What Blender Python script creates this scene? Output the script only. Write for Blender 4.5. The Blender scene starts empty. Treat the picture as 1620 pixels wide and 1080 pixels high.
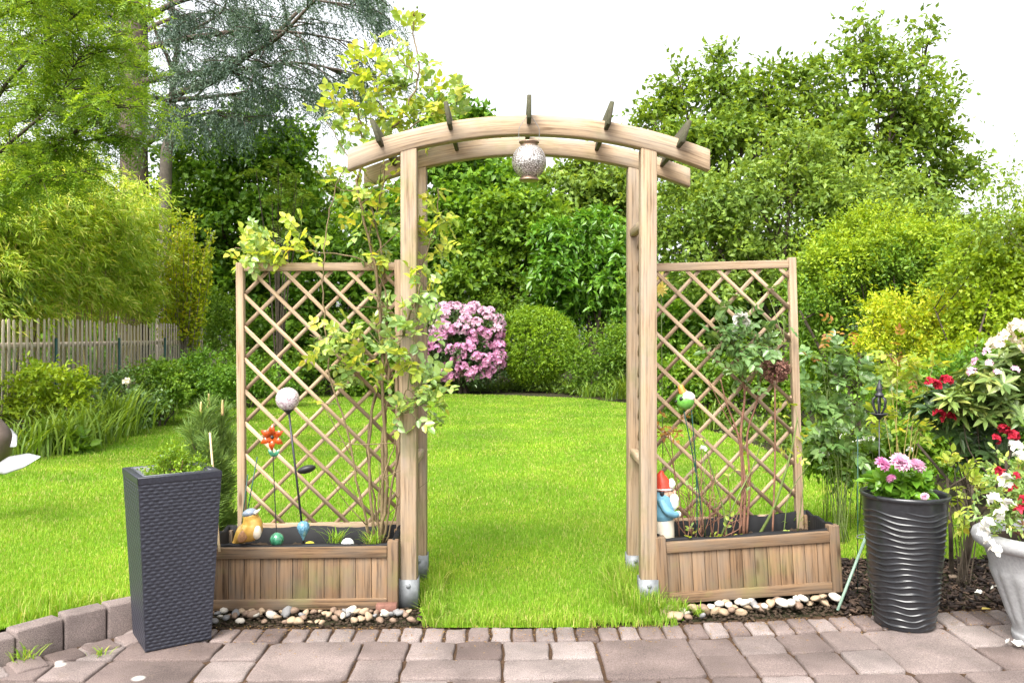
import bpy, math, random
import numpy as np
from mathutils import Vector, Matrix, Euler
R = math.radians
rnd = random.Random(7)
rng = np.random.default_rng(11)
scene = bpy.context.scene
COL = scene.collection

# ------------------------------------------------------------------ camera, sky, sun, exposure
F = 1305.0          # focal length in photo pixels (1620 wide)
CAMZ = 1.476
HY = 532.0          # horizon row
cam = bpy.data.cameras.new('camera')
cam.sensor_width = 36.0
cam.lens = F / 1620 * 36
cam.shift_y = -(540 - HY) / 1620
cam.clip_start = 0.05
cam.clip_end = 500
camo = bpy.data.objects.new('camera', cam)
COL.objects.link(camo)
camo.location = (0, 0, CAMZ)
camo.rotation_euler = (R(90), 0, 0)
scene.camera = camo

SUN_ELEV, SUN_AZ = 54, 205       # azimuth clockwise from +Y: from behind the camera, a little left
world = bpy.data.worlds.new('World')
scene.world = world
world.use_nodes = True
wt = world.node_tree
wt.nodes.clear()
sky = wt.nodes.new('ShaderNodeTexSky')
sky.sky_type = 'NISHITA'
sky.sun_disc = False
sky.sun_elevation = R(SUN_ELEV)
sky.sun_rotation = R(SUN_AZ)
sky.dust_density = 4.0
sky.ozone_density = 1.0
hs = wt.nodes.new('ShaderNodeHueSaturation')
hs.inputs['Saturation'].default_value = 0.16
bg = wt.nodes.new('ShaderNodeBackground')
bg.inputs['Strength'].default_value = 0.15
wo = wt.nodes.new('ShaderNodeOutputWorld')
wt.links.new(sky.outputs[0], hs.inputs['Color'])
wt.links.new(hs.outputs[0], bg.inputs[0])
wt.links.new(bg.outputs[0], wo.inputs[0])

sl = bpy.data.lights.new('sun', 'SUN')
sl.energy = 2.0
sl.angle = R(38)
sl.color = (1.0, 0.96, 0.88)
so = bpy.data.objects.new('sun', sl)
COL.objects.link(so)
_e, _a = R(SUN_ELEV), R(SUN_AZ)
_d = Vector((math.sin(_a) * math.cos(_e), math.cos(_a) * math.cos(_e), math.sin(_e)))
so.rotation_euler = _d.to_track_quat('Z', 'Y').to_euler()
so.location = (0, -5, 12)

scene.view_settings.view_transform = 'Standard'
scene.view_settings.look = 'None'
scene.view_settings.gamma = 1
scene.view_settings.exposure = 1.6
scene.cycles.max_bounces = 8
scene.cycles.transparent_max_bounces = 8

# ------------------------------------------------------------------ helpers
def W(px, py, D):
    return np.array([(px - 810) / F * D, D, CAMZ - (py - HY) / F * D])

def G(px, py, z=0.0):
    D = F * (CAMZ - z) / (py - HY)
    return np.array([(px - 810) / F * D, D, z])

def nrm(a):
    a = np.asarray(a, float)
    return a / np.maximum(np.linalg.norm(a, axis=-1, keepdims=True), 1e-9)

ORIG = {}

class MB:
    """collects geometry, builds ONE mesh object"""
    def __init__(s):
        s.v = []; s.g = []; s.f = {}; s.n = 0
    def add(s, v, faces, g=None):
        v = np.asarray(v, float).reshape(-1, 3)
        s.v.append(v)
        s.g.append(v if g is None else np.asarray(g, float).reshape(-1, 3))
        if isinstance(faces, np.ndarray):
            faces = {faces.shape[1]: faces}
        elif isinstance(faces, list):
            d = {}
            for f in faces: d.setdefault(len(f), []).append(f)
            faces = {k: np.array(x, int) for k, x in d.items()}
        for k, a in faces.items():
            s.f.setdefault(k, []).append(a + s.n)
        s.n += len(v)
        return s
    def box(s, c, size, rot=None, taper=None):
        """grain runs along the longest side"""
        sx, sy, sz = [x / 2 for x in size]
        l = np.array([[x, y, z] for z in (-sz, sz) for y in (-sy, sy) for x in (-sx, sx)], float)
        if taper: 
            l[4:, 0] *= taper; l[4:, 1] *= taper
        ax = int(np.argmax(size))
        order = [ax] + [i for i in range(3) if i != ax]
        g = l[:, order] + rng.uniform(0, 50, 3)
        if rot is not None:
            m = np.array(rot if isinstance(rot, Matrix) else Euler(rot).to_matrix())
            l = l @ m.T
        f = np.array([[0, 2, 3, 1], [4, 5, 7, 6], [0, 1, 5, 4], [2, 6, 7, 3], [0, 4, 6, 2], [1, 3, 7, 5]])
        return s.add(l + np.asarray(c, float), f, g)
    def beam(s, a, b, w, h, up=(0, 0, 1)):
        """square bar from a to b"""
        a = np.asarray(a, float); b = np.asarray(b, float)
        d = nrm(b - a); L = np.linalg.norm(b - a)
        u = np.asarray(up, float); sd = nrm(np.cross(u, d)); u = np.cross(d, sd)
        m = Matrix((d, sd, u)).transposed()
        return s.box((a + b) / 2, (L, w, h), m)
    def loft(s, pts, rad, n=10, smooth=0, flat=1.0, cap=True, up=None):
        pts = np.asarray(pts, float); rad = np.asarray(rad, float) * np.ones(len(pts))
        if smooth:
            pts, rad = catmull(pts, rad, smooth)
        m = len(pts)
        t = np.gradient(pts, axis=0); t = nrm(t)
        ref = np.array([0.0, 0, 1]) if up is None else np.asarray(up, float)
        if up is None and abs(t[:, 2]).mean() > 0.8: ref = np.array([0.0, 1, 0])
        a = nrm(np.cross(t, ref)); b = np.cross(a, t)
        th = np.linspace(0, 2 * np.pi, n, endpoint=False)
        v = pts[:, None] + rad[:, None, None] * (np.cos(th)[None, :, None] * a[:, None] + flat * np.sin(th)[None, :, None] * b[:, None])
        ln = np.concatenate([[0], np.cumsum(np.linalg.norm(np.diff(pts, axis=0), axis=1))])
        g = np.stack([np.repeat(ln, n), np.tile(np.cos(th), m) * np.repeat(rad, n), np.tile(np.sin(th), m) * np.repeat(rad, n)], 1) + rng.uniform(0, 30, 3)
        i = np.arange(m - 1)[:, None] * n; j = np.arange(n)[None, :]; j2 = (j + 1) % n
        q = np.stack([i + j, i + j2, i + n + j2, i + n + j], -1).reshape(-1, 4)
        s.add(v.reshape(-1, 3), q, g)
        if cap:
            base = s.n - m * n
            s.f.setdefault(n, []).append(np.array([[base + k for k in range(n)][::-1]]))
            s.f.setdefault(n, []).append(np.array([[base + (m - 1) * n + k for k in range(n)]]))
        return s
    def lathe(s, prof, c=(0, 0, 0), n=32, fn=None):
        """prof: (r, z) rows"""
        prof = np.asarray(prof, float); m = len(prof)
        th = np.linspace(0, 2 * np.pi, n, endpoint=False)
        r = prof[:, 0][:, None] * np.ones(n); z = prof[:, 1][:, None] * np.ones(n)
        if fn is not None: r, z = fn(r, z, th[None, :] * np.ones((m, 1)))
        v = np.stack([r * np.cos(th), r * np.sin(th), z], -1).reshape(-1, 3) + np.asarray(c, float)
        i = np.arange(m - 1)[:, None] * n; j = np.arange(n)[None, :]; j2 = (j + 1) % n
        q = np.stack([i + j, i + j2, i + n + j2, i + n + j], -1).reshape(-1, 4)
        s.add(v, q)
        base = s.n - m * n
        if prof[0, 0] > 1e-5 and False: pass
        return s
    def disc(s, c, r, n=24, nz=(0, 0, 1)):
        th = np.linspace(0, 2 * np.pi, n, endpoint=False)
        v = np.stack([r * np.cos(th), r * np.sin(th), 0 * th], -1) + np.asarray(c, float)
        return s.add(v, np.array([np.arange(n)]))
    def sphere(s, c, r, n=18, m=12, scale=(1, 1, 1), rot=None):
        ph = np.linspace(0, np.pi, m)[:, None]; th = np.linspace(0, 2 * np.pi, n, endpoint=False)[None]
        ph = np.clip(ph, 1e-3, np.pi - 1e-3)
        v = np.stack([np.sin(ph) * np.cos(th), np.sin(ph) * np.sin(th), -np.cos(ph) * np.ones_like(th)], -1).reshape(-1, 3) * r * np.asarray(scale)
        if rot is not None: v = v @ np.array(Euler(rot).to_matrix()).T
        i = np.arange(m - 1)[:, None] * n; j = np.arange(n)[None, :]; j2 = (j + 1) % n
        q = np.stack([i + j, i + j2, i + n + j2, i + n + j], -1).reshape(-1, 4)
        return s.add(v + np.asarray(c, float), q)
    def leaves(s, P, D, N, L, Wd, kind='diamond', cup=0.18):
        P = np.asarray(P, float); k = len(P)
        D = nrm(D); N = np.asarray(N, float); S = nrm(np.cross(N, D)); N = np.cross(D, S)
        L = (np.ones(k) * L)[:, None]; Wd = (np.ones(k) * Wd)[:, None]
        o = np.arange(k)[:, None]
        if kind == 'diamond':
            v = np.stack([P, P + D * L * .42 + S * Wd * .5 + N * Wd * cup, P + D * L - N * L * .08, P + D * L * .42 - S * Wd * .5 + N * Wd * cup], 1)
            f = np.concatenate([np.array([[0, 1, 2]]) + o * 4, np.array([[0, 2, 3]]) + o * 4])
        elif kind == 'ovate':
            v = np.stack([P, P + D * L * .28 + S * Wd * .46 + N * Wd * cup, P + D * L * .66 + S * Wd * .38 + N * Wd * (cup - .03) - N * L * .03,
                          P + D * L - N * L * .1, P + D * L * .66 - S * Wd * .38 + N * Wd * (cup - .03) - N * L * .03, P + D * L * .28 - S * Wd * .46 + N * Wd * cup], 1)
            f = np.concatenate([np.array([[0, 1, 2, 3]]) + o * 6, np.array([[0, 3, 4, 5]]) + o * 6])
        else:  # strap: long bent blade of 3 segments
            tip = cup
            p1 = P + D * L * .4; p2 = P + D * L * .75 - N * L * tip * .35; p3 = P + D * L * .98 - N * L * tip
            v = np.stack([P - S * Wd * .35, P + S * Wd * .35, p1 + S * Wd * .5, p1 - S * Wd * .5, p2 + S * Wd * .38, p2 - S * Wd * .38, p3], 1)
            f4 = np.concatenate([np.array([[0, 1, 2, 3]]) + o * 7, np.array([[3, 2, 4, 5]]) + o * 7])
            f3 = np.array([[5, 4, 6]]) + o * 7
            s.add(v.reshape(-1, 3), {4: f4, 3: f3}); return s
        return s.add(v.reshape(-1, 3), f)
    def build(s, name, mat, parent=None, smooth=False, bevel=0, local=False, segs=1):
        me = bpy.data.meshes.new(name)
        v = np.concatenate(s.v); g = np.concatenate(s.g)
        o = bpy.data.objects.new(name, me)
        COL.objects.link(o)
        if parent is not None:
            o.parent = parent
            og = ORIG.get(parent.name, (0, 0, 0))
            if not local: v = v - np.array(og)
            ORIG[o.name] = og if not local else (0, 0, 0)
        me.vertices.add(len(v)); me.vertices.foreach_set('co', v.astype(np.float32).ravel())
        lv = []; lt = []
        for k, arrs in s.f.items():
            a = np.concatenate(arrs); lv.append(a.ravel()); lt.append(np.full(len(a), k))
        lv = np.concatenate(lv); lt = np.concatenate(lt)
        me.loops.add(len(lv)); me.loops.foreach_set('vertex_index', lv.astype(np.int32))
        me.polygons.add(len(lt)); st = np.concatenate([[0], np.cumsum(lt)[:-1]])
        me.polygons.foreach_set('loop_start', st.astype(np.int32))
        me.polygons.foreach_set('loop_total', lt.astype(np.int32))
        at = me.attributes.new('grain', 'FLOAT_VECTOR', 'POINT')
        at.data.foreach_set('vector', g.astype(np.float32).ravel())
        me.update(calc_edges=True); me.validate()
        if smooth: me.polygons.foreach_set('use_smooth', np.ones(len(me.polygons), bool))
        if mat: me.materials.append(mat)
        if bevel:
            b = o.modifiers.new('bevel', 'BEVEL'); b.width = bevel; b.segments = segs; b.limit_method = 'ANGLE'
        return o

def catmull(p, r, k):
    p = np.asarray(p, float); out = []; ro = []
    q = np.vstack([2 * p[0] - p[1], p, 2 * p[-1] - p[-2]])
    rr = np.concatenate([[r[0]], r, [r[-1]]])
    for i in range(1, len(q) - 2):
        for t in np.linspace(0, 1, k, endpoint=False):
            a, b, c, d = q[i - 1], q[i], q[i + 1], q[i + 2]
            out.append(.5 * (2 * b + (c - a) * t + (2 * a - 5 * b + 4 * c - d) * t * t + (-a + 3 * b - 3 * c + d) * t ** 3))
            ro.append(rr[i] * (1 - t) + rr[i + 1] * t)
    out.append(p[-1]); ro.append(r[-1])
    return np.array(out), np.array(ro)

def tag(o, label=None, cat=None, group=None, kind=None):
    if label: o['label'] = label
    if cat: o['category'] = cat
    if group: o['group'] = group
    if kind: o['kind'] = kind
    return o

def thing(name, loc, label, cat, group=None, rot=(0, 0, 0)):
    o = bpy.data.objects.new(name, None)
    o.empty_display_size = .1
    COL.objects.link(o)
    o.location = loc; o.rotation_euler = rot
    ORIG[o.name] = tuple(float(x) for x in loc)
    return tag(o, label, cat, group)

# ------------------------------------------------------------------ materials
class NT:
    def __init__(s, name):
        s.m = bpy.data.materials.new(name); s.m.use_nodes = True
        s.t = s.m.node_tree; s.t.nodes.clear()
        s.out = s.n('ShaderNodeOutputMaterial')
    def n(s, typ, **kw):
        x = s.t.nodes.new(typ)
        for k, v in kw.items(): setattr(x, k, v)
        return x
    def set(s, node, **kw):
        for k, v in kw.items(): node.inputs[k].default_value = v
        return node
    def l(s, a, b): s.t.links.new(a, b)
    def noise(s, vec, scale, detail=3, rough=.55):
        x = s.n('ShaderNodeTexNoise'); x.inputs['Scale'].default_value = scale
        x.inputs['Detail'].default_value = detail; x.inputs['Roughness'].default_value = rough
        if vec is not None: s.l(vec, x.inputs['Vector'])
        return x.outputs['Fac']
    def ramp(s, fac, stops):
        x = s.n('ShaderNodeValToRGB'); e = x.color_ramp.elements
        while len(e) < len(stops): e.new(.5)
        for k, (p, c) in enumerate(stops):
            e[k].position = p; e[k].color = (*c, 1) if len(c) == 3 else c
        s.l(fac, x.inputs[0]); return x.outputs[0]
    def mix(s, fac, a, b, mode='MIX'):
        x = s.n('ShaderNodeMix', data_type='RGBA', blend_type=mode)
        if isinstance(fac, (int, float)): x.inputs[0].default_value = fac
        else: s.l(fac, x.inputs[0])
        for i, c in ((6, a), (7, b)):
            if isinstance(c, tuple): x.inputs[i].default_value = (*c, 1)
            else: s.l(c, x.inputs[i])
        return x.outputs[2]
    def pos(s):
        return s.n('ShaderNodeNewGeometry').outputs['Position']
    def obj(s): return s.n('ShaderNodeTexCoord').outputs['Object']
    def island(s): return s.n('ShaderNodeNewGeometry').outputs['Random Per Island']
    def bump(s, h, strength=.3, dist=.01):
        b = s.n('ShaderNodeBump'); b.inputs['Strength'].default_value = strength; b.inputs['Distance'].default_value = dist
        s.l(h, b.inputs['Height']); return b.outputs[0]
    def principled(s, col, rough=.6, spec=.4, metal=0, bump=None, coat=0, trans=0):
        p = s.n('ShaderNodeBsdfPrincipled')
        if isinstance(col, tuple): p.inputs['Base Color'].default_value = (*col, 1)
        else: s.l(col, p.inputs['Base Color'])
        if isinstance(rough, (int, float)): p.inputs['Roughness'].default_value = rough
        else: s.l(rough, p.inputs['Roughness'])
        p.inputs['Specular IOR Level'].default_value = spec
        p.inputs['Metallic'].default_value = metal
        p.inputs['Coat Weight'].default_value = coat
        p.inputs['Transmission Weight'].default_value = trans
        if bump is not None: s.l(bump, p.inputs['Normal'])
        return p.outputs[0]
    def done(s, sh): s.l(sh, s.out.inputs[0]); return s.m

def leafmat(name, c1, c2, trans=.38, rough=.42, spec=.35, yellow=1.25, clump=1.2, third=None):
    t = NT(name)
    col = t.ramp(t.island(), [(0, c1), (1, c2)] if third is None else [(0, c1), (.8, c2), (.93, third)])
    nz = t.noise(t.obj(), clump, 2)
    f = t.ramp(nz, [(.3, (.78, .82, .85)), (.7, (1.25, 1.18, 1.0))])
    col = t.mix(1.0, col, f, 'MULTIPLY')
    p = t.principled(col, rough, spec)
    tr = t.n('ShaderNodeBsdfTranslucent')
    tc = t.mix(1.0, col, (1.15 * yellow, 1.25, .55), 'MULTIPLY')
    t.l(tc, tr.inputs[0])
    mx = t.n('ShaderNodeMixShader'); mx.inputs[0].default_value = trans
    t.l(p, mx.inputs[1]); t.l(tr.outputs[0], mx.inputs[2])
    return t.done(mx.outputs[0])

def woodmat(name, light, dark, grey=(.30, .27, .23), gf=.35, algae=0.0, rough=.78, iv=0.0):
    t = NT(name)
    a = t.n('ShaderNodeAttribute', attribute_name='grain')
    mp = t.n('ShaderNodeMapping'); mp.inputs['Scale'].default_value = (1.6, 34, 34); t.l(a.outputs['Vector'], mp.inputs[0])
    g1 = t.noise(mp.outputs[0], 2.2, 6, .65)
    mp2 = t.n('ShaderNodeMapping'); mp2.inputs['Scale'].default_value = (3, 9, 9); t.l(a.outputs['Vector'], mp2.inputs[0])
    g2 = t.noise(mp2.outputs[0], 1.3, 4)
    mp3 = t.n('ShaderNodeMapping'); mp3.inputs['Scale'].default_value = (.5, 95, 95); t.l(a.outputs['Vector'], mp3.inputs[0])
    g3 = t.noise(mp3.outputs[0], 1.0, 4, .6)
    col = t.ramp(g1, [(.34, dark), (.50, light), (.70, tuple(min(1, x * 1.15) for x in light))])
    col = t.mix(1.0, col, t.ramp(g3, [(.33, (.74, .71, .68)), (.5, (1, 1, 1)), (.7, (1.1, 1.1, 1.1))]), 'MULTIPLY')
    gm = t.ramp(g2, [(.38, (0, 0, 0)), (.72, (gf, gf, gf))])
    col = t.mix(gm, col, grey)
    isl = t.ramp(t.island(), [(0, (.84 - iv, .82 - iv, .80 - iv)), (1, (1.12, 1.1, 1.08))])
    col = t.mix(1.0, col, isl, 'MULTIPLY')
    vo = t.n('ShaderNodeTexVoronoi'); mpk = t.n('ShaderNodeMapping'); mpk.inputs['Scale'].default_value = (1.9, 8, 8)
    t.l(a.outputs['Vector'], mpk.inputs[0]); t.l(mpk.outputs[0], vo.inputs['Vector']); vo.inputs['Scale'].default_value = 1.0
    kn = t.ramp(vo.outputs['Distance'], [(.05, (.40, .32, .26)), (.11, (1, 1, 1))])
    col = t.mix(.85, col, kn, 'MULTIPLY')
    if algae:
        al = t.ramp(t.noise(t.obj(), 3.0, 4, .6), [(.55, (0, 0, 0)), (.75, (algae, algae, algae))])
        col = t.mix(al, col, (.17, .19, .06))
    return t.done(t.principled(col, rough, .25, bump=t.bump(g1, .35, .004)))

def plain(name, col, rough=.5, spec=.4, metal=0, var=.15, scale=20, bump=.1, coat=0, trans=0):
    t = NT(name)
    n = t.noise(t.obj(), scale, 5)
    c = t.ramp(n, [(.25, tuple(x * (1 - var) for x in col)), (.75, tuple(min(1, x * (1 + var)) for x in col))])
    return t.done(t.principled(c, rough, spec, metal, t.bump(n, bump, .003) if bump else None, coat, trans))

M = {}
M['arch'] = woodmat('arch_wood', (.385, .282, .185), (.185, .128, .08), (.32, .285, .24), .65, .6)
M['lattice'] = woodmat('lattice_wood', (.41, .295, .19), (.24, .16, .095), (.36, .31, .25), .5)
M['planter'] = woodmat('planter_wood', (.245, .155, .088), (.085, .052, .030), (.175, .145, .115), .75, .45, iv=.2)
M['rafter'] = woodmat('rafter_wood', (.075, .068, .045), (.04, .037, .026), (.07, .08, .04), .6)
M['fence'] = woodmat('fence_wood', (.46, .38, .30), (.24, .19, .15), (.42, .38, .34), .7)
M['liner'] = plain('liner_plastic', (.007, .007, .008), .6, .25)
M['soil'] = plain('soil', (.045, .032, .022), .95, .1, var=.6, scale=60, bump=.8)
M['galv'] = plain('galvanised_steel', (.20, .21, .22), .6, .3, .3, .25, 30)
M['bark_cedar'] = plain('cedar_bark', (.095, .075, .06), .9, .1, var=.45, scale=12, bump=.8)
M['bark_pale'] = plain('pale_bark', (.20, .17, .14), .85, .2, var=.35, scale=10, bump=.5)
M['bark'] = plain('bark', (.075, .06, .045), .9, .1, var=.5, scale=18, bump=.7)
M['cane'] = plain('rose_cane', (.17, .125, .065), .6, .3, var=.5, scale=14, bump=.3)
M['green_cane'] = plain('green_cane', (.12, .16, .045), .55, .3, var=.4, scale=14)
M['twig_red'] = plain('reddish_twig', (.20, .10, .065), .6, .3, var=.4, scale=25)
M['bamboo_cane'] = plain('bamboo_cane', (.35, .28, .10), .5, .4, var=.35, scale=6)

# foliage
M['lf_robinia'] = leafmat('robinia_leaf', (.11, .225, .022), (.26, .39, .05), .48)
M['lf_bamboo'] = leafmat('bamboo_leaf', (.19, .33, .03), (.46, .60, .08), .48, third=(.66, .66, .20))
M['lf_cedar'] = leafmat('cedar_needle', (.06, .10, .078), (.145, .20, .155), .15, .6, .2, .8)
M['lf_dark'] = leafmat('dark_leaf', (.07, .175, .018), (.21, .38, .042), .42)
M['lf_mid'] = leafmat('mid_leaf', (.09, .20, .018), (.23, .37, .04), .42)
M['lf_lime'] = leafmat('lime_leaf', (.17, .29, .016), (.37, .49, .035), .45)
M['lf_yellow'] = leafmat('golden_leaf', (.22, .34, .02), (.48, .56, .035), .45, third=(.62, .60, .06))
M['lf_laurel'] = leafmat('laurel_leaf', (.065, .19, .016), (.17, .34, .035), .36, .3, .5)
M['lf_box'] = leafmat('box_leaf', (.115, .235, .015), (.28, .43, .03), .4, clump=2.5)
M['lf_apple'] = leafmat('apple_leaf', (.11, .20, .03), (.27, .39, .075), .4)
M['lf_tall'] = leafmat('tall_tree_leaf', (.10, .19, .025), (.25, .37, .05), .42)
M['lf_rose'] = leafmat('rose_leaf', (.16, .29, .08), (.38, .53, .19), .42, .26, .7, third=(.50, .56, .12))
M['lf_rosey'] = leafmat('young_rose_leaf', (.25, .38, .045), (.48, .58, .11), .5, .35, .5, third=(.58, .55, .10))
M['lf_rosedk'] = leafmat('blue_green_rose_leaf', (.085, .18, .05), (.22, .35, .12), .32, .3, .6)
M['lf_rhodo'] = leafmat('rhododendron_leaf', (.10, .18, .04), (.25, .34, .10), .25, .33, .55, third=(.34, .38, .10))
M['lf_rhododk'] = leafmat('dark_rhododendron_leaf', (.035, .08, .024), (.10, .17, .055), .2, .35, .5)
M['lf_strap'] = leafmat('strap_leaf', (.10, .19, .022), (.24, .35, .05), .4)
M['lf_pine'] = leafmat('pine_needle', (.13, .24, .06), (.30, .44, .13), .3, .5, .3)
M['lf_red'] = leafmat('red_young_leaf', (.24, .09, .03), (.44, .26, .05), .4, yellow=1.0)
M['grass'] = leafmat('grass_blade', (.155, .30, .024), (.285, .455, .048), .45, .55, .15, clump=.7, yellow=1.1, third=(.46, .44, .16))
_m = M['grass'].node_tree
_pos = _m.nodes.new('ShaderNodeNewGeometry'); _nz = _m.nodes.new('ShaderNodeTexNoise'); _nz.inputs['Scale'].default_value = .9; _nz.inputs['Detail'].default_value = 5; _nz.inputs['Roughness'].default_value = .65
_m.links.new(_pos.outputs['Position'], _nz.inputs['Vector'])
_rp = _m.nodes.new('ShaderNodeValToRGB'); _rp.color_ramp.elements[0].position = .36; _rp.color_ramp.elements[0].color = (.82, .88, .9, 1); _rp.color_ramp.elements[1].position = .68; _rp.color_ramp.elements[1].color = (1.32, 1.10, 1.25, 1)
_m.links.new(_nz.outputs['Fac'], _rp.inputs[0])
_pr = [n for n in _m.nodes if n.type == 'BSDF_PRINCIPLED'][0]; _src = _pr.inputs['Base Color'].links[0].from_socket
_mx = _m.nodes.new('ShaderNodeMix'); _mx.data_type = 'RGBA'; _mx.blend_type = 'MULTIPLY'; _mx.inputs[0].default_value = 1
_m.links.new(_src, _mx.inputs[6]); _m.links.new(_rp.outputs[0], _mx.inputs[7]); _m.links.new(_mx.outputs[2], _pr.inputs['Base Color'])
M['moss'] = leafmat('ground_cover_leaf', (.06, .12, .016), (.15, .24, .03), .35)

def petalmat(name, c1, c2, trans=.35):
    t = NT(name); col = t.ramp(t.island(), [(0, c1), (1, c2)])
    p = t.principled(col, .6, .2); tr = t.n('ShaderNodeBsdfTranslucent'); t.l(col, tr.inputs[0])
    mx = t.n('ShaderNodeMixShader'); mx.inputs[0].default_value = trans
    t.l(p, mx.inputs[1]); t.l(tr.outputs[0], mx.inputs[2]); return t.done(mx.outputs[0])
M['pt_pink'] = petalmat('pink_petal', (.70, .26, .50), (.86, .55, .73))
M['pt_palepink'] = petalmat('pale_pink_petal', (.80, .46, .64), (.88, .70, .78))
M['pt_white'] = petalmat('white_petal', (.78, .76, .70), (.86, .85, .80))
M['pt_red'] = petalmat('red_petal', (.40, .012, .03), (.60, .04, .08))
M['pt_yellow'] = petalmat('yellow_petal', (.70, .52, .08), (.80, .66, .22))
M['pt_cream'] = petalmat('cream_petal', (.80, .72, .52), (.85, .78, .66))
M['brownseed'] = petalmat('dry_umbel', (.15, .07, .055), (.30, .15, .11), .15)

# ------------------------------------------------------------------ ground, lawn, paving
def vnoise(x, y, s=1.0, seed=0):
    r = np.random.default_rng(seed); o = 0
    for _ in range(5):
        a, b, c = r.normal(size=2) * s, r.uniform(0, 6.28), r.uniform(.5, 1)
        o = o + c * np.sin(a[0] * x + a[1] * y + b)
    return o / 3.7

def lawn_z(x, y):
    t = np.clip((-1.45 - x) / .55, 0, 1); t = t * t * (3 - 2 * t)
    k = np.clip((11 - y) / 5.5, 0, 1)
    return .008 + .105 * t * k + .012 * vnoise(x, y, .9, 3) * np.clip((y - 5) / 3, 0, 1)

LAWN = np.array([(-4.6, 3.1), (-2.42, 3.83), (-1.98, 4.28), (-1.55, 4.80), (-.66, 4.86), (-.62, 4.62), (-.47, 4.58), (-.44, 4.255), (-.1, 4.225), (.4, 4.25), (.82, 4.30), (1.0, 4.55),
                 (1.9, 5.0), (2.1, 5.45), (3.2, 5.5), (4.0, 5.8), (3.6, 7), (3.45, 9.6), (3.2, 12.4), (2.85, 16), (2.6, 18.2), (1.5, 20.0), (-1.6, 21.3),
                 (-5, 20.6), (-6.9, 18), (-6.5, 15), (-5.7, 11), (-5.6, 9.1), (-7.5, 7.5)])

def inpoly(x, y, poly):
    c = np.zeros(len(x), bool); n = len(poly)
    for i in range(n):
        x1, y1 = poly[i]; x2, y2 = poly[(i + 1) % n]
        if y1 == y2: continue
        k = ((y1 > y) != (y2 > y)) & (x < (x2 - x1) * (y - y1) / (y2 - y1) + x1)
        c ^= k
    return c

def wobble(poly, step=.25, amp=.05, seed=1):
    r = np.random.default_rng(seed); out = []
    for i in range(len(poly)):
        a, b = poly[i], poly[(i + 1) % len(poly)]
        n = max(1, int(np.linalg.norm(b - a) / step))
        for k in range(n):
            p = a + (b - a) * k / n
            out.append(p + r.normal(size=2) * amp * (.5 if p[1] < 5 else 1))
    return np.array(out)
LAWNW = wobble(LAWN)

# earth
t = NT('earth'); p = t.pos(); n1 = t.noise(p, 1.2, 5); n2 = t.noise(p, 30, 6, .7)
c = t.mix(n1, (.055, .038, .025), (.035, .045, .02)); c = t.mix(1.0, c, t.ramp(n2, [(.3, (.6, .6, .6)), (.7, (1.4, 1.4, 1.4))]), 'MULTIPLY')
M['earth'] = t.done(t.principled(c, .95, .1, bump=t.bump(n2, .8, .03)))
xs = np.concatenate([np.linspace(-250, -12, 12), np.linspace(-10, 10, 61), np.linspace(12, 250, 12)])
ys = np.concatenate([np.linspace(-30, 2, 6), np.linspace(2.3, 24, 66), np.linspace(26, 300, 14)])
X, Y = np.meshgrid(xs, ys)
Z = lawn_z(X, Y) - .035
Z = np.where(Y > 26, -.03, Z)
Z = np.where((Y < 4.2 + .13 * np.maximum(X - .6, 0)) & (X > -2.45 + (Y - 3.8) * .9), -.06, Z)
def grid(mb, X, Y, Z):
    h, w = X.shape
    i = (np.arange(h - 1)[:, None] * w + np.arange(w - 1)[None]).ravel()
    mb.add(np.stack([X, Y, Z], -1).reshape(-1, 3), np.stack([i, i + 1, i + w + 1, i + w], 1))
mb = MB(); grid(mb, X, Y, Z)
tag(mb.build('ground', M['earth'], smooth=True), kind='structure')

# lawn sheet: cells of a fine grid that lie in the lawn outline
t = NT('lawn_turf'); p = t.pos(); n1 = t.noise(p, .8, 3); n2 = t.noise(p, 40, 5, .7)
c = t.ramp(n1, [(.3, (.10, .20, .012)), (.7, (.15, .28, .016))]); c = t.mix(1.0, c, t.ramp(n2, [(.3, (.55, .55, .5)), (.7, (1.3, 1.3, 1.2))]), 'MULTIPLY')
M['turf'] = t.done(t.principled(c, .9, .1, bump=t.bump(n2, .6, .02)))
mb = MB()
gx = np.arange(-8, 4.4, .1); gy = np.arange(3.0, 21.6, .1)
X, Y = np.meshgrid(gx, gy)
h, w = X.shape
cx = (X[:-1, :-1] + .05).ravel(); cy = (Y[:-1, :-1] + .05).ravel()
ok = inpoly(cx, cy, LAWNW)
i = (np.arange(h - 1)[:, None] * w + np.arange(w - 1)[None]).ravel()[ok]
q = np.stack([i, i + 1, i + w + 1, i + w], 1)
u, inv = np.unique(q, return_inverse=True)
V = np.stack([X, Y, lawn_z(X, Y) - .012], -1).reshape(-1, 3)[u]
mb.add(V, inv.reshape(q.shape))
tag(mb.build('lawn', M['turf'], smooth=True), kind='structure')

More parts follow.
